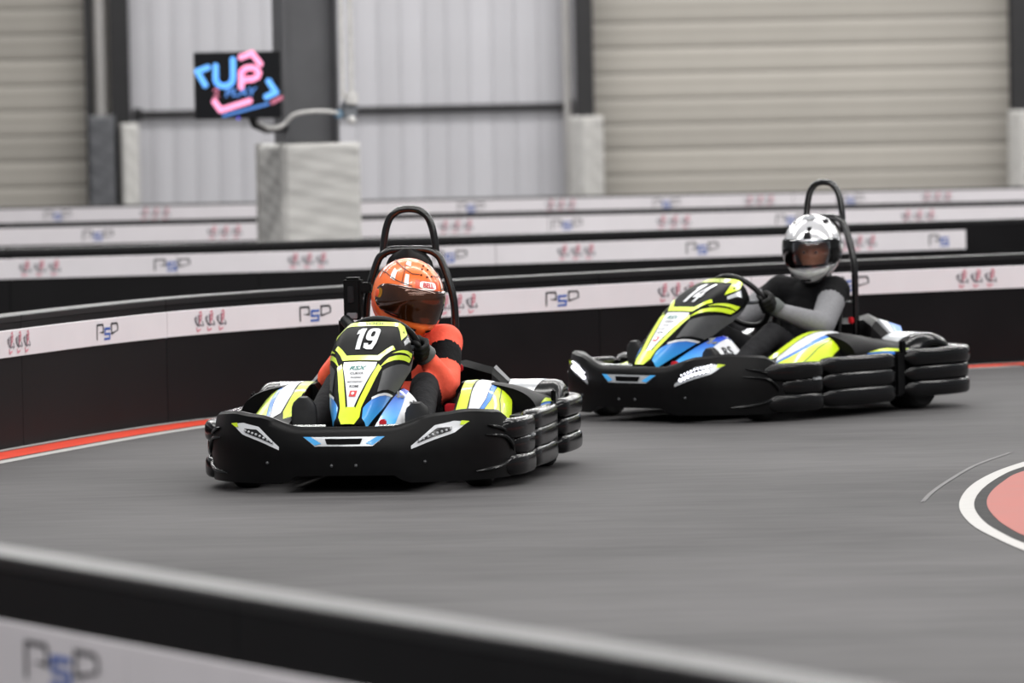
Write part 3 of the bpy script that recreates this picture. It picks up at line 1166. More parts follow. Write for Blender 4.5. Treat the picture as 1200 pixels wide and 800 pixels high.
    N1, N2, N3 = on_surf(nose, .0050, sg), on_surf(nose, .0070, sg), on_surf(nose, .0090, sg)
    cell = (.12, .05)

    def both(name, polys, fn, m):
        for q in (polys, [mir(p) for p in polys]):
            wrap(name, flat_bm(q), fn, m, nf, cell)
    wrap('yellow_band', flat_bm([[(-.74, .925), (.74, .925), (.70, .995), (-.70, .995)]]), N1, M_YEL, nf, cell)
    both('yellow_flash', [[(.74, .93), (.54, .93), (.66, .76)]], N1, M_YEL)
    wrap('yellow_chevron', flat_bm([[(-.44, .50), (.44, .50), (.36, .548), (-.36, .548)], [(.44, .50), (.64, .64), (.58, .66), (.36, .548)],
                                    [(-.36, .548), (-.58, .66), (-.64, .64), (-.44, .50)]]), N1, M_YEL, nf, cell)
    both('yellow_flash', [[(.93, .845), (.93, .79), (.62, .59), (.72, .68)], [(.93, .775), (.915, .71), (.50, .42), (.60, .54)]], N1, M_YEL)
    both('yellow_stripe', [[(.45, .47), (.56, .44), (.42, .12), (.50, .05), (.2, .05), (.19, .105)]], N1, M_YEL)
    wrap('yellow_tip', flat_bm([[(-.50, .052), (.50, .052), (.36, .0), (-.36, .0)], [(-.24, .052), (.24, .052), (.18, .125), (-.18, .125)]]), N1, M_YEL, nf, cell)
    both('silver_edge', [[(.86, .90), (.76, .93), (.70, .77), (.74, .75), (.80, .86)]], N1, M_SILV)
    wp = wrap('white_panel', flat_bm([[(-.40, .485), (.40, .485), (.41, .44), (.13, .125), (-.13, .125), (-.41, .44)]]), N1, M_WHT, nf, cell)
    both('blue_flash', [[(.62, .19), (.96, .36), (.95, .22), (.90, .03), (.60, .05), (.50, .12)]], N1, M_BGRAD)
    both('white_edge', [[(.60, .205), (.62, .19), (.96, .36), (.97, .385)]], N2, M_WHT)
    both('grey_flank', [[(.985, .90), (.94, .70), (.60, .42), (.66, .26), (.97, .42), (1.0, .70)]], N1, M_GREYP)
    for j, dgt in enumerate(number):
        wrap('number_digit', xf(flat_bm(DIGITS[dgt]), .33, .27, -.03 + (j - .5) * .24, .74), N2, M_WHT, nf, (.1, .04))
    wrap('small_lettering', xf(text_bm('SODI', .01), .14, .04, 0.0, .96), N2, M_INK, nf, (.1, .04))
    wrap('panel_lettering', xf(text_bm('RSX', .03, .3), .17, .035, -.02, .43), N2, mat('ink_teal', '1d6f66', .4), nf, (.1, .04))
    for j, (wd, tx, h) in enumerate(((.12, 'CURVA', .02), (.10, 'PROSPEED', .012), (.10, 'MOTORSPORT', .012), (.10, 'KOMI', .02))):
        wrap('panel_lettering', xf(text_bm(tx, .02), wd * h * 40 * .13 if False else h * 4.0, h, -.02, .385 - j * .035), N2, M_INK, nf, (.1, .04))
    wrap('panel_mark', flat_bm([[(-.13, .20), (.09, .20), (.11, .245), (-.11, .245)]]), N2, M_REDP, nf, (.1, .04))
    wrap('panel_mark', flat_bm([superpoly(-.01, .222, .05, .012, 2, 14)]), N3, M_WHT, nf, (.1, .04))

    # --- inner leg fairing on the left of the nose (blue over white)
    def leg(u, v):
        x = .80 - .50 * u
        zt = .275 + .155 * math.sin(min(1, u * 1.15) * PI * .5) - .10 * max(0, u - .8) / .2 * (u - .8) / .2
        y = .085 + .09 * u + .08 * v + .02 * math.sin(PI * v)
        z = zt - (zt - .23) * max(0, v) ** 1.4
        return Vector((x, y, z))
    lf = MB().surf(leg, 16, 10).build('leg_fairing', M_WHT, k)
    solid(lf, .006, 0)
    t = on_surf(leg, 1, 1)(.5, .5) - leg(.5, .5)
    L1 = on_surf(leg, .005, 1 if t.z > 0 else -1)
    wrap('blue_stripe', flat_bm([[(.0, .10), (.0, .75), (.35, .48), (.7, .22), (.92, .10), (.92, .02), (.5, .06)]]), L1, M_BGRAD2, lf, (.08, .15))
    wrap('black_edge', flat_bm([[(.0, .0), (.0, .10), (.5, .06), (.95, .03), (.95, .0)]]), L1, M_PLASTG, lf, (.08, .15))
    wrap('fairing_lettering', xf(text_bm('RS', .03, -.3), .09, -.24, .74, .50, 0.0), L1, M_INK, lf, (.08, .15))
    MB().box((.42, .13, .40), (.22, .08, .05), 0.15, bev=.02).build('column_cover', M_SILV, k)
    # --- side pods
    for sd in (-1, 1):
        f = pod_front(sd)
        p = MB().surf(f, 20, 26, 0, 1, -.3, 1.3).build('side_pod', M_PLAST, k)
        solid(p, .006, 0)
        t = on_surf(f, 1, 1)(.5, .5) - f(.5, .5)
        g1 = on_surf(f, .005, 1 if t.z > 0 else -1)
        g2 = on_surf(f, .007, 1 if t.z > 0 else -1)
        cl = (.06, .1)
        wrap('yellow_panel', flat_bm([[(.04, .42), (.04, .98), (.62, 1.0), (1.0, .60), (1.0, .45), (.55, .495), (.20, .41)]]), g1, M_YEL, p, cl)
        wrap('white_flash', flat_bm([[(.34, .20), (.25, .34), (.55, .40), (1.0, .35), (1.0, .16), (.6, .16)]]), g1, M_WHT, p, cl)
        wrap('blue_flash', flat_bm([[(.20, .345), (.20, .40), (.55, .485), (1.0, .44), (1.0, .36), (.55, .41)]]), g1, M_BLU, p, cl)
        wrap('yellow_flash', flat_bm([[(.30, .02), (.25, .12), (.36, .17), (.7, .135), (1.0, .13), (1.0, .0)]]), g1, M_YEL, p, cl)
        wrap('seam', flat_bm([[(.30, .92), (.62, .62), (1.0, .46), (1.0, .47), (.62, .64), (.33, .92)]]), g2, M_INK, p, cl)
        gr = wrap('grille', flat_bm([[(.25, -.22), (.25, .08), (.62, .0), (.62, -.22)]]), g1, M_CARBON, p, cl)
        mb = MB()
        for j in range(7):
            v = -.2 + .035 * j
            a = [g2(.27 + .35 * i / 6, v) for i in range(7)]
            mb.tube(a, .0035, 5)
        mb.build('grille_rib', M_PLASTG, gr)
        f = pod_mid(sd)
        mb = MB().surf(f, 16, 24, 0, 1, -.3, 1.3)
        mb.add([f(0, -.3 + 1.6 * i / 24) for i in range(25)], [list(range(25))])
        mb.add([f(1, -.3 + 1.6 * i / 24) for i in range(25)], [list(range(25))])
        p = mb.build('rear_pod', mat('kart_satin_black', '060607', 0.5, var=0.15, scale=25, spec=0.08), k)
        solid(p, .006, 0)
        t = on_surf(f, 1, 1)(.5, .5) - f(.5, .5)
        g1 = on_surf(f, .005, 1 if t.z > 0 else -1)
        wrap('yellow_stripe', flat_bm([[(.20, .84), (.55, .74), (.98, .70), (.98, .78), (.55, .82)]]), g1, M_YEL, p, cl)
        wrap('blue_stripe', flat_bm([[(.10, .93), (.20, .85), (.55, .825), (.98, .785), (.98, .90)]]), g1, M_BLU, p, cl)
        f = wheel_cover(sd)
        p = MB().surf(f, 18, 12).build('wheel_cover', M_PLASTR, k)
        solid(p, .006, 0)
        t = on_surf(f, 1, 1)(.5, .4) - f(.5, .4)
        g1 = on_surf(f, .005, 1 if t.z > 0 else -1)
        wrap('white_patch', flat_bm([[(.18, .05), (.18, .45), (.5, .62), (.62, .3), (.55, .05)]]), g1, M_WHT if False else M_SILV, p, (.06, .1))
        MB().box((-.43, sd * .712, .33), (.05, .02, .09), bev=.008).build('pod_strut', M_PLASTG, k)
    # --- rear cowl behind the seat
    rs = []
    for y, zt, zb, x0, x1 in ((-.47, .40, .28, -.56, -.86), (-.40, .47, .26, -.54, -.92), (-.25, .50, .24, -.66, -.98), (-.1, .47, .24, -.72, -1.0),
                              (.1, .47, .24, -.72, -1.0), (.25, .50, .24, -.66, -.98), (.40, .47, .26, -.54, -.92), (.47, .40, .28, -.56, -.86)):
        rs.append([(x0, y, zb), (x0 - .02, y, zt - .03), (x0 - .06, y, zt), (x1 + .10, y, zt - .06), (x1 + .02, y, zt - .12), (x1, y, zb)])
    rc = MB().rings(rs).build('rear_cowl', M_PLAST, k)
    for sd in (-1, 1):
        for nm, m_, qd in (('cowl_white', M_WHT, [(-.61, .405, .472), (-.69, .405, .453), (-.67, .468, .393), (-.63, .468, .402)]),
                           ('cowl_blue', M_BLU, [(-.70, .405, .45), (-.80, .405, .425), (-.745, .468, .36), (-.68, .468, .39)])):
            top_ = [(x, sd * (y + .008), z + .008) for x, y, z in qd]
            bot_ = [(x, sd * (y - .004), z - .004) for x, y, z in qd]
            MB().rings([bot_, top_]).build(nm, m_, rc)
    # --- running gear
    for (x, y, r, w, n) in ((.55, .53, .125, .12, 'front'), (.55, -.53, .125, .12, 'front'), (-.66, .58, .14, .19, 'rear'), (-.66, -.58, .14, .19, 'rear')):
        prof = [(r * .55, -w / 2), (r * .86, -w / 2), (r * .96, -w / 2 + .012), (r, -w / 2 + .03), (r, w / 2 - .03), (r * .96, w / 2 - .012), (r * .86, w / 2), (r * .55, w / 2)]
        seg = 28
        rings = [[(x + a * math.cos(2 * PI * i / seg), y + b, r + a * math.sin(2 * PI * i / seg)) for a, b in prof] for i in range(seg)]
        rings.append(rings[0])
        ty = MB().rings(rings, True, False).build('tyre', M_TYRE, k)
        prof = [(.02, -w / 2 + .02), (r * .5, -w / 2 + .015), (r * .56, -w / 2), (r * .56, w / 2), (r * .5, w / 2 - .015), (.02, w / 2 - .02)]
        rings = [[(x + a * math.cos(2 * PI * i / seg), y + b, r + a * math.sin(2 * PI * i / seg)) for a, b in prof] for i in range(seg)]
        rings.append(rings[0])
        MB().rings(rings, True, False).build('rim', M_RIM, ty)
    MB().tube([(-.66, -.55, .14), (-.66, .55, .14)], .02).build('rear_axle', M_METAL, k)
    MB().tube([(.55, -.47, .125), (.55, .47, .125)], .015).build('front_axle', M_STEEL, k)
    MB().box((.18, 0, .075), (1.36, .62, .01), bev=.003).build('floor_pan', M_STEEL, k)
    for sd in (-1, 1):
        MB().tube(spline([(.86, sd * .25, .10), (.5, sd * .34, .10), (0, sd * .34, .10), (-.5, sd * .34, .10), (-1.0, sd * .38, .12)], 5), .016).build('frame_rail', M_TUBE, k)
        MB().tube([(.79, sd * .12, .285), (.79, sd * .40, .285)], .010).build('foot_bar', M_METAL, k)
        MB().tube([(.60, sd * .20, .09), (.685, sd * .235, .20)], .010).build('pedal_arm', M_METAL, k)
        MB().box((.685, sd * .235, .20), (.012, .07, .07), bev=.004).build('pedal', M_METAL, k)
    MB().box((.77, .135, .29), (.04, .03, .05), bev=.006).build('red_clamp', M_REDP, k)
    MB().box((-.02, .30, .315), (.05, .05, .04), bev=.006).build('red_buckle', M_REDP, k)
    MB().box((-.58, .245, .47), (.025, .03, .035), bev=.006).build('red_tab', M_REDP, k)
    MB().tube([(.72, 0, .2), (.10, 0, .55)], .014).build('steering_column', M_METAL, k)
    # --- seat
    sp = spline([(-.10, .16), (-.25, .115), (-.45, .12), (-.58, .22), (-.635, .40), (-.68, .64)], 5)

    def seat(u, v):
        i = v * (len(sp) - 1)
        a = int(min(i, len(sp) - 2))
        f_ = i - a
        x = sp[a][0] + (sp[a + 1][0] - sp[a][0]) * f_
        z = sp[a][1] + (sp[a + 1][1] - sp[a][1]) * f_
        w = .21 + .02 * math.sin(PI * v)
        c = abs(u) ** 3
        bk = sm((v - .35) / .3)
        return Vector((x + .15 * c * bk, u * w * (1 + .08 * c), z + .14 * c * (1 - bk) + .02 * c))
    so = MB().surf(seat, 16, 24, -1, 1).build('seat', M_SEAT, k)
    solid(so, .012, 0)
    # --- roll hoop
    hoop = [(.215, .12), (.215, .35), (.213, .60), (.210, .76), (.19, .86), (.155, .965), (.132, 1.0), (.095, 1.02), (.05, 1.025)]
    path = spline([(-.66, y, z) for y, z in hoop] + [(-.66, -y, z) for y, z in hoop[::-1]], 5)
    hp = MB().tube(path, .0185, 12).build('roll_hoop', M_TUBE, k)
    up = [(.128, .99), (.122, 1.06), (.110, 1.125), (.090, 1.175), (.056, 1.205), (.02, 1.215)]
    MB().tube(spline([(-.67, y, z) for y, z in up] + [(-.67, -y, z) for y, z in up[::-1]], 5), .0175, 12).build('top_hoop', M_TUBE, hp)
    for sd in (-1, 1):
        MB().tube([(-.66, sd * .22, .56), (-.66, sd * .15, .565)], .007).build('hoop_tab', M_METAL, hp)
    rs = []
    for i in range(9):
        t = i / 8
        w = .118 * math.sqrt(max(.06, 1 - (t * 1.0) ** 4))
        z = .86 + .17 * t
        rs.append([(-.66 + .04 * math.cos(a), w * math.sin(a), z) for a in [2 * PI * j / 16 for j in range(16)]])
    MB().rings(rs).build('headrest', M_SEAT, k)
    # --- bracket block on the right of the hoop
    if bracket:
        br = MB().box((-.60, -.26, .80), (.07, .085, .20), bev=.012).box((-.60, -.20, .85), (.05, .06, .05), bev=.008).build('side_bracket', M_PLAST, k)
        MB().box((-.562, -.265, .82), (.012, .03, .08), bev=.004).build('bracket_slot', M_LENS, br)
        MB().box((-.562, -.26, .72), (.016, .05, .03), bev=.004).build('bracket_bolt', M_STEELG, br)
        MB().tube([(-.55, -.29, .70), (-.47, -.24, .665), (-.40, -.18, .56)], .028).build('bracket_arm', M_PLAST, br)
        MB().tube([(-.58, -.30, .70), (-.60, -.30, .55), (-.62, -.26, .40)], .03).build('bracket_leg', M_PLAST, br)
    # --- steering wheel
    c, nrm = Vector((.06, 0, .60)), Vector((-.80, 0, .60))
    ax = Vector((0, 1, 0))
    ay = nrm.cross(ax)
    ring = [c + (ax * math.cos(a) + ay * math.sin(a)) * .17 for a in [2 * PI * i / 36 for i in range(36)]]
    sw = MB().tube(ring, .0155, 10, closed=True).build('steering_wheel', M_SEAT, k)
    mb = MB()
    for a in (0.0, PI, PI * 1.5):
        mb.tube([c - nrm * .02, c + (ax * math.cos(a) + ay * math.sin(a)) * .165], .012, 8)
    mb.ball(c - nrm * .02, .04, 12)
    mb.build('wheel_spoke', M_STEELG, sw)
    return k


def heading(a):
    return math.radians(-90 - a)


K1 = ((-0.586, 26.09, 0.0), heading(9.7))
K2 = ((1.267, 30.5, 0.0), heading(42.0))
kart1 = make_kart('black racing kart with number 19 and yellow nose flashes, headlights off', *K1, '19', False, True)
kart2 = make_kart('black racing kart with number 14 and glowing white headlights, side turned to the track', *K2, '14', True, False)


# ------------------------------------------------------------------ drivers
def remesh(mb, name, voxel, mats, classify=None, smooth=5, parent=None):
    me = bpy.data.meshes.new('tmp')
    me.from_pydata(mb.v, [], mb.f)
    o = bpy.data.objects.new('tmp', me)
    COL.objects.link(o)
    r = o.modifiers.new('r', 'REMESH')
    r.mode = 'VOXEL'
    r.voxel_size = voxel
    s = o.modifiers.new('s', 'SMOOTH')
    s.iterations = smooth
    s.factor = 0.5
    dg = bpy.context.evaluated_depsgraph_get()
    m2 = bpy.data.meshes.new_from_object(o.evaluated_get(dg))
    m2.name = name
    bpy.data.objects.remove(o)
    bpy.data.meshes.remove(me)
    m2.materials.clear()
    for m in mats:
        m2.materials.append(m)
    if classify:
        for p in m2.polygons:
            p.material_index = classify(p.center)
    m2.polygons.foreach_set('use_smooth', [True] * len(m2.polygons))
    return link(name, m2, parent)


def seg_dist(p, a, b):
    a, b = Vector(a), Vector(b)
    ab = b - a
    t = max(0, min(1, (p - a).dot(ab) / ab.length_squared))
    return (p - a - ab * t).length, t


def glove(name, center, o_dir, n_dir, wrist, m, cuff_m, parent):
    """right or left gloved hand closed round a rim: o_dir outward in the wheel plane, n_dir towards the driver"""
    c = Vector(center)
    o_, n_ = Vector(o_dir).normalized(), Vector(n_dir).normalized()
    t_ = o_.cross(n_).normalized()
    if t_.z < 0:
        t_ = -t_
    mb = MB()

    def q(t, o, n):
        return c + t_ * t + o_ * o + n_ * n
    for i, t in enumerate((.036, .013, -.010, -.032)):
        L = (.95, 1.05, 1.0, .82)[i]
        pts = [q(t * .9, -.005, .040), q(t, .032 * L, .030), q(t, .040 * L, -.004), q(t, .016, -.034 * L), q(t, -.012 * L, -.030)]
        for (a, b), (ra, rb) in zip(zip(pts, pts[1:]), ((.0155, .0145), (.0145, .013), (.013, .012), (.012, .0105))):
            mb.capsule(a, b, ra, rb, 10)
    mb.capsule(q(.03, -.01, .042), q(-.03, -.01, .042), .024, .024, 10)
    mb.capsule(q(.0, -.03, .045), q(.0, .01, .04), .03, .026, 10)
    for a, b, ra, rb in ((q(.02, -.03, .04), q(.055, -.035, .018), .018, .016), (q(.055, -.035, .018), q(.062, -.018, -.012), .015, .013), (q(.062, -.018, -.012), q(.058, .005, -.03), .0125, .0115)):
        mb.capsule(a, b, ra, rb, 10)
    w = Vector(wrist)
    pc = q(0, -.02, .045)
    mb.capsule(pc, pc.lerp(w, .55), .03, .032, 12)
    g = remesh(mb, name, .0055, [m], None, 3, parent)
    cf = MB().tube([pc.lerp(w, .35), pc.lerp(w, .55), pc.lerp(w, .95), pc.lerp(w, 1.05)], [.040, .047, .053, .050], 16)
    cf.build('cuff', cuff_m, g)
    return g


def shoe(heel, toe, side, m, sole_m, parent):
    h, t = Vector(heel), Vector(toe)
    ax = (t - h).normalized()
    sdv = Vector((0, 1, 0))
    up = sdv.cross(ax).normalized()
    if up.x > 0:
        up = -up                         # instep faces the driver
    L = (t - h).length
    rs, rsole = [], []
    for i in range(13):
        u = i / 12
        w = .043 * (1.0 + .22 * math.sin(PI * (u - .15)) - .25 * max(0, .25 - u)) * (1 if u < .8 else math.sqrt(max(.08, 1 - ((u - .8) / .22) ** 2)))
        w *= math.sqrt(min(1, (u + .03) / .12))
        hh = lin_tab([(0, .075), (.25, .095), (.5, .075), (.8, .05), (1, .022)], u) * (1 if u > .05 else .8)
        c = h + ax * (u * L)
        rs.append([c + sdv * (w * math.cos(a)) + up * (hh * (.5 + .5 * math.sin(a)) if True else 0) for a in [2 * PI * j / 16 for j in range(16)]])
        rsole.append([c + sdv * (w * 1.08 * math.cos(a)) + up * (-.008 + .010 * math.sin(a)) for a in [2 * PI * j / 16 for j in range(16)]])
    s = MB().rings(rs).build('shoe', m, parent)
    MB().rings(rsole).build('sole', sole_m, s)
    return s


def hel(lon, lat):
    """full-face helmet, degrees, x forward"""
    lo, la = math.radians(lon), math.radians(lat)
    cl = math.cos(la)
    x, y, z = cl * math.cos(lo), cl * math.sin(lo), math.sin(la)
    a = .172 if x > 0 else .178
    px, py, pz = x * a, y * .140, z * (.158 if z > 0 else .175)
    fr = max(0, math.cos(lo)) ** 1.5
    ch = sm((-lat - 8) / 30)
    px += .030 * fr * ch + .006 * fr
    py *= 1 - .10 * sm((-lat - 20) / 40)
    if lat < -30:
        px -= .05 * (1 - fr) * sm((-lat - 30) / 30)
    return Vector((px, py, pz))


def helmet(parent, center, yaw, pitch, roll, kind):
    R = (Matrix.Rotation(yaw, 4, 'Z') @ Matrix.Rotation(pitch, 4, 'Y') @ Matrix.Rotation(roll, 4, 'X'))
    if kind == 'orange':
        ms = mat('helmet_orange', 'f2702f', .3, var=.04, scale=9, coat=.35)
        vis = mat('visor_amber', '3a1d0c', .10, metal=.55, var=.7, scale=9, coat=.6, spec=.6)
        edge = mat('helmet_dark_orange', 'd8502a', .3)
    else:
        ms = mat('helmet_chrome', 'f0f0f2', .16, metal=.65, var=.03, rvar=.2)
        edge = mat('helmet_white', 'd8dad8', .3, coat=.4)
        vis = bpy.data.materials.new('visor_clear')
        vis.use_nodes = True
        nt = vis.node_tree
        nt.nodes.remove(nt.nodes['Principled BSDF'])
        tr, gl, mx, fr = (nt.nodes.new(n) for n in ('ShaderNodeBsdfTransparent', 'ShaderNodeBsdfGlossy', 'ShaderNodeMixShader', 'ShaderNodeFresnel'))
        tr.inputs[0].default_value = (.90, .90, .92, 1)
        gl.inputs['Roughness'].default_value = .06
        fr.inputs[0].default_value = 1.45
        nt.links.new(fr.outputs[0], mx.inputs[0])
        nt.links.new(tr.outputs[0], mx.inputs[1])
        nt.links.new(gl.outputs[0], mx.inputs[2])
        nt.links.new(mx.outputs[0], nt.nodes['Material Output'].inputs[0])
    # shell with the eye opening cut out
    bm = bmesh.new()
    NU, NV = 72, 44
    la0, la1 = -58.0, 90.0
    grid = [[None] * (NU) for _ in range(NV + 1)]
    for j in range(NV + 1):
        la = la0 + (la1 - la0) * j / NV
        for i in range(NU):
            grid[j][i] = bm.verts.new(hel(-180 + 360 * i / NU, min(la, 89.6)))

    def inside(lon, lat, k=1.0):
        return abs(lon / (78 * k)) ** 4 + abs((lat + 1) / (20 * k)) ** 2.6 < 1
    for j in range(NV):
        for i in range(NU):
            lon = -180 + 360 * (i + .5) / NU
            lat = la0 + (la1 - la0) * (j + .5) / NV
            if inside(lon, lat):
                continue
            bm.faces.new([grid[j][i], grid[j][(i + 1) % NU], grid[j + 1][(i + 1) % NU], grid[j + 1][i]])
    bm.faces.new([grid[NV][i] for i in range(NU)])
    bmesh.ops.recalc_face_normals(bm, faces=bm.faces[:])
    me = bpy.data.meshes.new('helmet')
    bm.to_mesh(me)
    bm.free()
    me.materials.append(ms)
    me.polygons.foreach_set('use_smooth', [True] * len(me.polygons))
    h = link('helmet', me, parent)
    h.matrix_local = Matrix.Translation(Vector(center)) @ R @ Matrix.Scale(1.13, 4)
    solid(h, .012, -1)
    H1, H2, H3 = on_surf(hel, .0025, 1, .5), on_surf(hel, .005, 1, .5), on_surf(hel, .007, 1, .5)
    if (H3(0, 0) - hel(0, 0)).x < 0:
        H1, H2, H3 = on_surf(hel, .0025, -1, .5), on_surf(hel, .005, -1, .5), on_surf(hel, .007, -1, .5)
    cl = (6, 6)
    vp = superpoly(0, -1, 92, 24, 3.0, 48)
    vi = wrap('visor', flat_bm([vp]), H2, vis, h, cl, .003)
    # dark rubber seal around the opening
    outer, inner = superpoly(0, -1, 88, 22.5, 3.0, 60), superpoly(0, -1, 72, 17.5, 3.2, 60)
    wrap('visor_seal', flat_bm([[outer[i], outer[(i + 1) % 60], inner[(i + 1) % 60], inner[i]] for i in range(60)]), on_surf(hel, .0015 if (H3(0, 0) - hel(0, 0)).dot(H3(0, 0)) > 0 else .0015, 1 if on_surf(hel, 1, 1, .5)(0, 0).x > hel(0, 0).x else -1, .5),
         M_LENS, h, cl)
    # edge trim at the neck
    mb = MB().tube([hel(-180 + 10 * i, -57.5) for i in range(36)], .009, 8, closed=True)
    mb.build('neck_trim', M_SEAT, h)
    for sd in (-1, 1):
        c = hel(sd * 88, 0)
        MB().ball(c, (.022, .010, .022), 14).build('visor_pivot', edge, h)

    def hb(name, polys, fn, m, c_=cl):
        wrap(name, flat_bm(polys), fn, m, h, c_)
    if kind == 'orange':
        W_ = mat('helmet_white_flash', 'f0ece6', .25, coat=.6)
        K_ = mat('helmet_line', '3a1c12', .35)
        for sd in (-1, 1):
            def P(pts):
                q = [(sd * a, b) for a, b in pts]
                return q if sd > 0 else q[::-1]
            for q_ in ([P([(36, 24), (44, 24), (48, 42), (40, 42)]), P([(62, 26), (74, 28), (80, 46), (68, 42)]), P([(44, 58), (62, 60), (70, 70), (50, 70)]),
                               P([(100, 20), (106, 24), (112, 56), (106, 52)]), P([(120, 10), (126, 16), (130, 50), (124, 46)])]):
                hb('white_flash', [q_], H1, W_)
            hb('dark_line', thick_line([(sd * a, b) for a, b in ((18, 46), (34, 44), (56, 50), (84, 56), (120, 58))], 1.6), H2, K_)
            hb('dark_line', thick_line([(sd * a, b) for a, b in ((30, 25), (58, 27), (90, 33), (130, 30), (165, 30))], 1.3), H2, K_)
            hb('dark_line', thick_line([(sd * a, b) for a, b in ((48, 26), (52, 46), (64, 62))], 1.3), H2, K_)
            hb('dark_line', thick_line([(sd * a, b) for a, b in ((92, 30), (98, 48), (104, 62))], 1.3), H2, K_)
            hb('shell_accent', [P([(95, -14), (130, -6), (150, -30), (110, -34), (80, -30)])], H1, edge)
            hb('white_line', thick_line([(sd * a, b) for a, b in ((70, -42), (100, -24), (140, -14))], 1.6), H2, W_)
            hb('chin_vent', [P([(10, -35), (26, -33), (27, -36.5), (13, -39)])], H2, M_LENS)
            wrap('side_lettering', xf(text_bm('BELL', .03), 5 * sd * sd, 5, sd * 48, -43), H2, M_REDP, h, cl)
        hb('brow_panel', [[(-24, 22.5), (24, 22.5), (26, 37), (-26, 37)]], H1, edge)
        hb('brow_badge', [superpoly(0, 29.5, 17, 6.2, 3.2, 30)], H2, W_)
        wrap('brow_lettering', xf(text_bm('BELL', .04), 8.0, 7.4, 0, 29.5), H3, M_REDP, h, cl)
        mb = MB()
        for lo, la in ((-14, 46), (0, 44), (14, 46), (-10, 58), (10, 58), (0, 66)):
            mb.ball(H1(lo, la), .0045, 8)
        mb.build('vent_hole', M_LENS, h)
        MB().surf(lambda u, v: on_surf(hel, .008, 1, .5)(-30 + 60 * u, -58 + 13 * v) if on_surf(hel, 1, 1, .5)(0, 0).x > 0 else hel(-30 + 60 * u, -58 + 13 * v),
                  12, 6).build('chin_bar', mat('helmet_chin', 'f2601c', .3, coat=.5), h)
        # gold patches at both ends of the visor
        hb('visor_gold_patch', [superpoly(82, 2, 6, 7, 2.2, 16)], H3, mat('visor_gold', 'c98a2c', .2, metal=.7))
        hb('visor_gold_patch', [superpoly(-82, 2, 6, 7, 2.2, 16)], H3, mat('visor_gold', 'c98a2c', .2, metal=.7))
    else:
        hb('chin_guard', [[(-52, -24), (-26, -27), (0, -33), (26, -27), (52, -24), (46, -40), (24, -52), (0, -56), (-24, -52), (-46, -40)]], H2, edge)
        hb('chin_crease', thick_line([(-40, -34), (0, -42), (40, -34)], 1.2), H3, M_STEELG)
        hb('brow_mark', [[(-4, 24), (12, 24), (10, 36), (14, 48), (2, 48), (2, 38), (-6, 36)]], H1, M_LENS)
        hb('top_vent', [superpoly(0, 72, 40, 7, 2.6, 24)], H2, M_STEELG)
        for q_ in ([(50, 50), (85, 52), (100, 62), (60, 60)], [(-50, 50), (-60, 60), (-100, 62), (-85, 52)]):
            hb('side_vent', [q_], H1, M_LENS)
        MB().box((.205, 0, -.125), (.012, .05, .012), bev=.003).build('chin_vent', M_LENS, h)
    return h


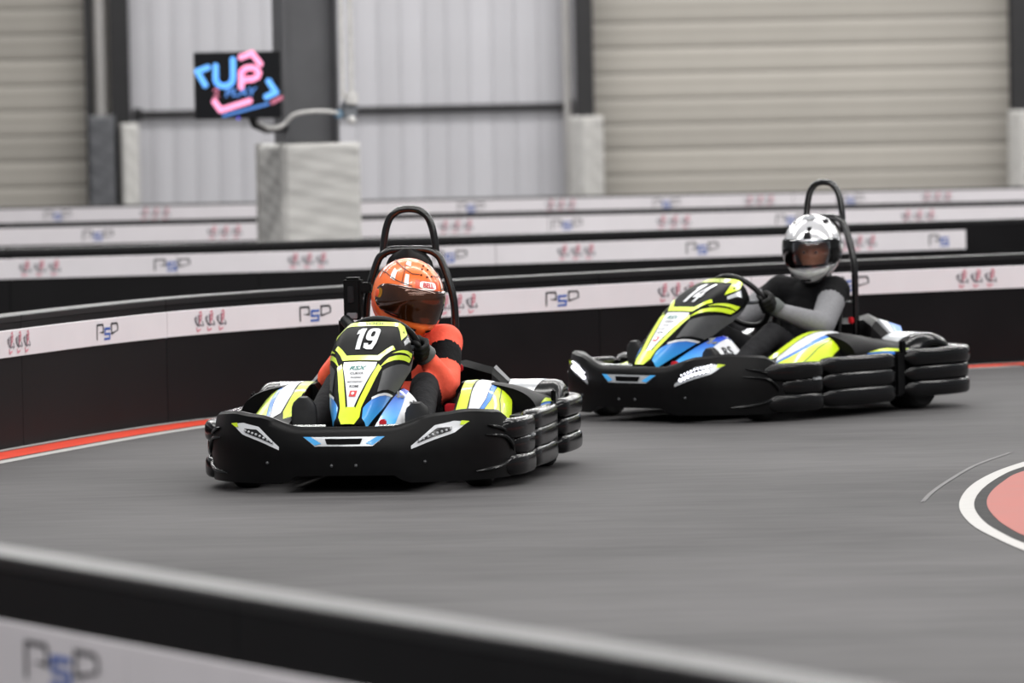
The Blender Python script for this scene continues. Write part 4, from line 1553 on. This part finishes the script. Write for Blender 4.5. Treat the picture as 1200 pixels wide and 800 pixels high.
def driver(label, kart, J, kind):
    suit_k = mat('suit_black', '0a0a0c', .75, var=.2, scale=18, bump=.8, spec=0.12)
    pant = mat('trousers_charcoal', '1f1f21', .8, var=.2, scale=16, bump=.9, spec=0.12)
    skin = mat('skin', 'b98062', .5, var=.06)
    if kind == 'orange':
        mats = [mat('suit_orange', 'f0604a', .7, var=.1, scale=16, bump=.9, spec=0.2), suit_k, pant, skin]
    else:
        mats = [mat('sleeve_grey', '77777a', .75, var=.08, scale=60, bump=.15, spec=0.2), suit_k, pant, skin]
    mb = MB()
    pel, ch, nk, hd = Vector(J['pelvis']), Vector(J['chest']), Vector(J['neck']), Vector(J['head'])
    mid = pel.lerp(ch, .5)
    mb.ball(pel, (.13, .175, .12), 16)
    mb.ball(pel.lerp(mid, .5), (.125, .165, .13), 16)
    mb.ball(mid, (.12, .16, .13), 16)
    mb.ball(mid.lerp(ch, .5), (.12, .17, .13), 16)
    mb.ball(ch, (.13, .20, .14), 16)
    mb.ball(ch.lerp(nk, .5), (.115, .18, .10), 16)
    mb.capsule(nk, hd, .055, .06, 14)
    R = Matrix.Rotation(J['yaw'], 3, 'Z') @ Matrix.Rotation(J['pitch'], 3, 'Y')
    mb.ball(hd, (.098, .078, .118), 20, R)
    for off, r in (((.098, 0, -.012), (.016, .013, .022)), ((.088, 0, .028), (.018, .05, .010)), ((.088, 0, -.055), (.014, .024, .009)),
                   ((.07, 0, -.09), (.03, .035, .022)), ((.0, .080, -.005), (.018, .012, .028)), ((.0, -.080, -.005), (.018, .012, .028)),
                   ((.082, .034, -.02), (.014, .018, .014)), ((.082, -.034, -.02), (.014, .018, .014))):
        mb.ball(hd + R @ Vector(off), r, 12, R)
    for s in 'LR':
        sh, el, wr = J['sh' + s], J['el' + s], J['wr' + s]
        mb.capsule(ch.lerp(nk, .45), sh, .10, .088, 14)
        mb.capsule(sh, el, .082, .070, 14)
        mb.capsule(el, wr, .070, .042, 14)
        hp, kn, an = J['hp' + s], J['kn' + s], J['an' + s]
        mb.capsule(pel, hp, .11, .10, 14)
        mb.capsule(hp, kn, .098, .068, 14)
        mb.capsule(Vector(kn), Vector(kn).lerp(Vector(an), .35), .066, .062, 14)
        mb.capsule(Vector(kn).lerp(Vector(an), .35), an, .062, .046, 14)

    def cls(p):
        if seg_dist(p, nk.lerp(hd, .55), hd)[0] < .13 and (p - hd).length < .17 and p.z > nk.z + .03:
            return 3
        best, what = 9, 1
        for s in 'LR':
            for a, b, w in (('sh', 'el', 'u'), ('el', 'wr', 'f'), ('hp', 'kn', 'l'), ('kn', 'an', 'l')):
                d, t = seg_dist(p, J[a + s], J[b + s])
                if d < best:
                    best = d
                    if w == 'l':
                        what = 2
                    elif w == 'f':
                        what = 0
                    else:
                        what = (0 if t < .22 or t > .62 else 1) if kind == 'orange' else (0 if t > .30 else 1)
        d, t = seg_dist(p, pel, nk)
        if d - .10 < best - .06:
            if kind == 'orange':
                what = 0 if (t > .5 and abs(p.y - pel.lerp(nk, t).y) > .05) or t < .45 else 1
            else:
                what = 1 if t > .12 else 2
        return what
    body = remesh(mb, 'person', .013, mats, cls, 4)
    body.location = kart.location
    body.rotation_euler = kart.rotation_euler
    tag(body, label, 'person')
    gm = mat('glove_black', '141414', .6, var=.2, scale=60, spec=0.2)
    cm = mat('glove_cuff', '4b4f4e' if kind == 'orange' else '161617', .6)
    c, nrm = Vector((.06, 0, .60)), Vector((-.80, 0, .60))
    ay = nrm.cross(Vector((0, 1, 0)))
    for s, a in (('L', J['grip'][0]), ('R', J['grip'][1])):
        o_ = Vector((0, 1, 0)) * math.cos(a) + ay * math.sin(a)
        glove('glove', c + o_ * .17, o_, nrm, J['wr' + s], gm, cm, body)
        an = Vector(J['an' + s])
        shoe(an + Vector((.045, 0, -.085)), an + Vector((.085, 0, .175)), s, mat('shoe_black', '1b1b1c', .55, var=.2), mat('shoe_sole', '2a2a2b', .6), body)
    for sd in (-1, 1):
        MB().ball(hd + R @ Vector((.089, sd * .033, .006)), .0095, 12).build('eye', mat('eye_white', 'a89a90', .3), body)
        MB().ball(hd + R @ Vector((.0975, sd * .033, .006)), .0055, 10).build('iris', mat('eye_iris', '1d1512', .2), body)
    helmet(body, hd + R @ Vector((.01, 0, .02)), J['yaw'], J['pitch'], J['roll'], kind)
    return body


J1 = dict(pelvis=(-.44, 0, .24), chest=(-.46, .01, .50), neck=(-.40, .02, .66), head=(-.31, .05, .80), yaw=math.radians(36), pitch=math.radians(11), roll=-0.16,
          shL=(-.40, .21, .60), elL=(-.16, .25, .405), wrL=(-.03, .19, .55), shR=(-.42, -.19, .60), elR=(-.20, -.29, .45), wrR=(-.03, -.20, .55),
          hpL=(-.36, .11, .22), knL=(.03, .19, .42), anL=(.55, .265, .205), hpR=(-.36, -.11, .22), knR=(.05, -.21, .43), anR=(.56, -.25, .235), grip=(0.12, PI - 0.05))
J2 = dict(pelvis=(-.46, 0, .24), chest=(-.52, .02, .52), neck=(-.53, .03, .68), head=(-.50, .055, .85), yaw=math.radians(28), pitch=math.radians(8), roll=0.0,
          shL=(-.50, .20, .63), elL=(-.25, .31, .46), wrL=(-.03, .18, .55), shR=(-.50, -.18, .63), elR=(-.24, -.31, .46), wrR=(-.03, -.19, .55),
          hpL=(-.38, .11, .22), knL=(.03, .19, .42), anL=(.55, .265, .205), hpR=(-.38, -.11, .22), knR=(.05, -.21, .43), anR=(.56, -.25, .235), grip=(0.1, PI - 0.05))
driver('driver in orange and black suit and orange helmet, gripping the wheel of kart 19', kart1, J1, 'orange')
driver('driver in black top with grey sleeves and chrome helmet, seated in kart 14', kart2, J2, 'chrome')
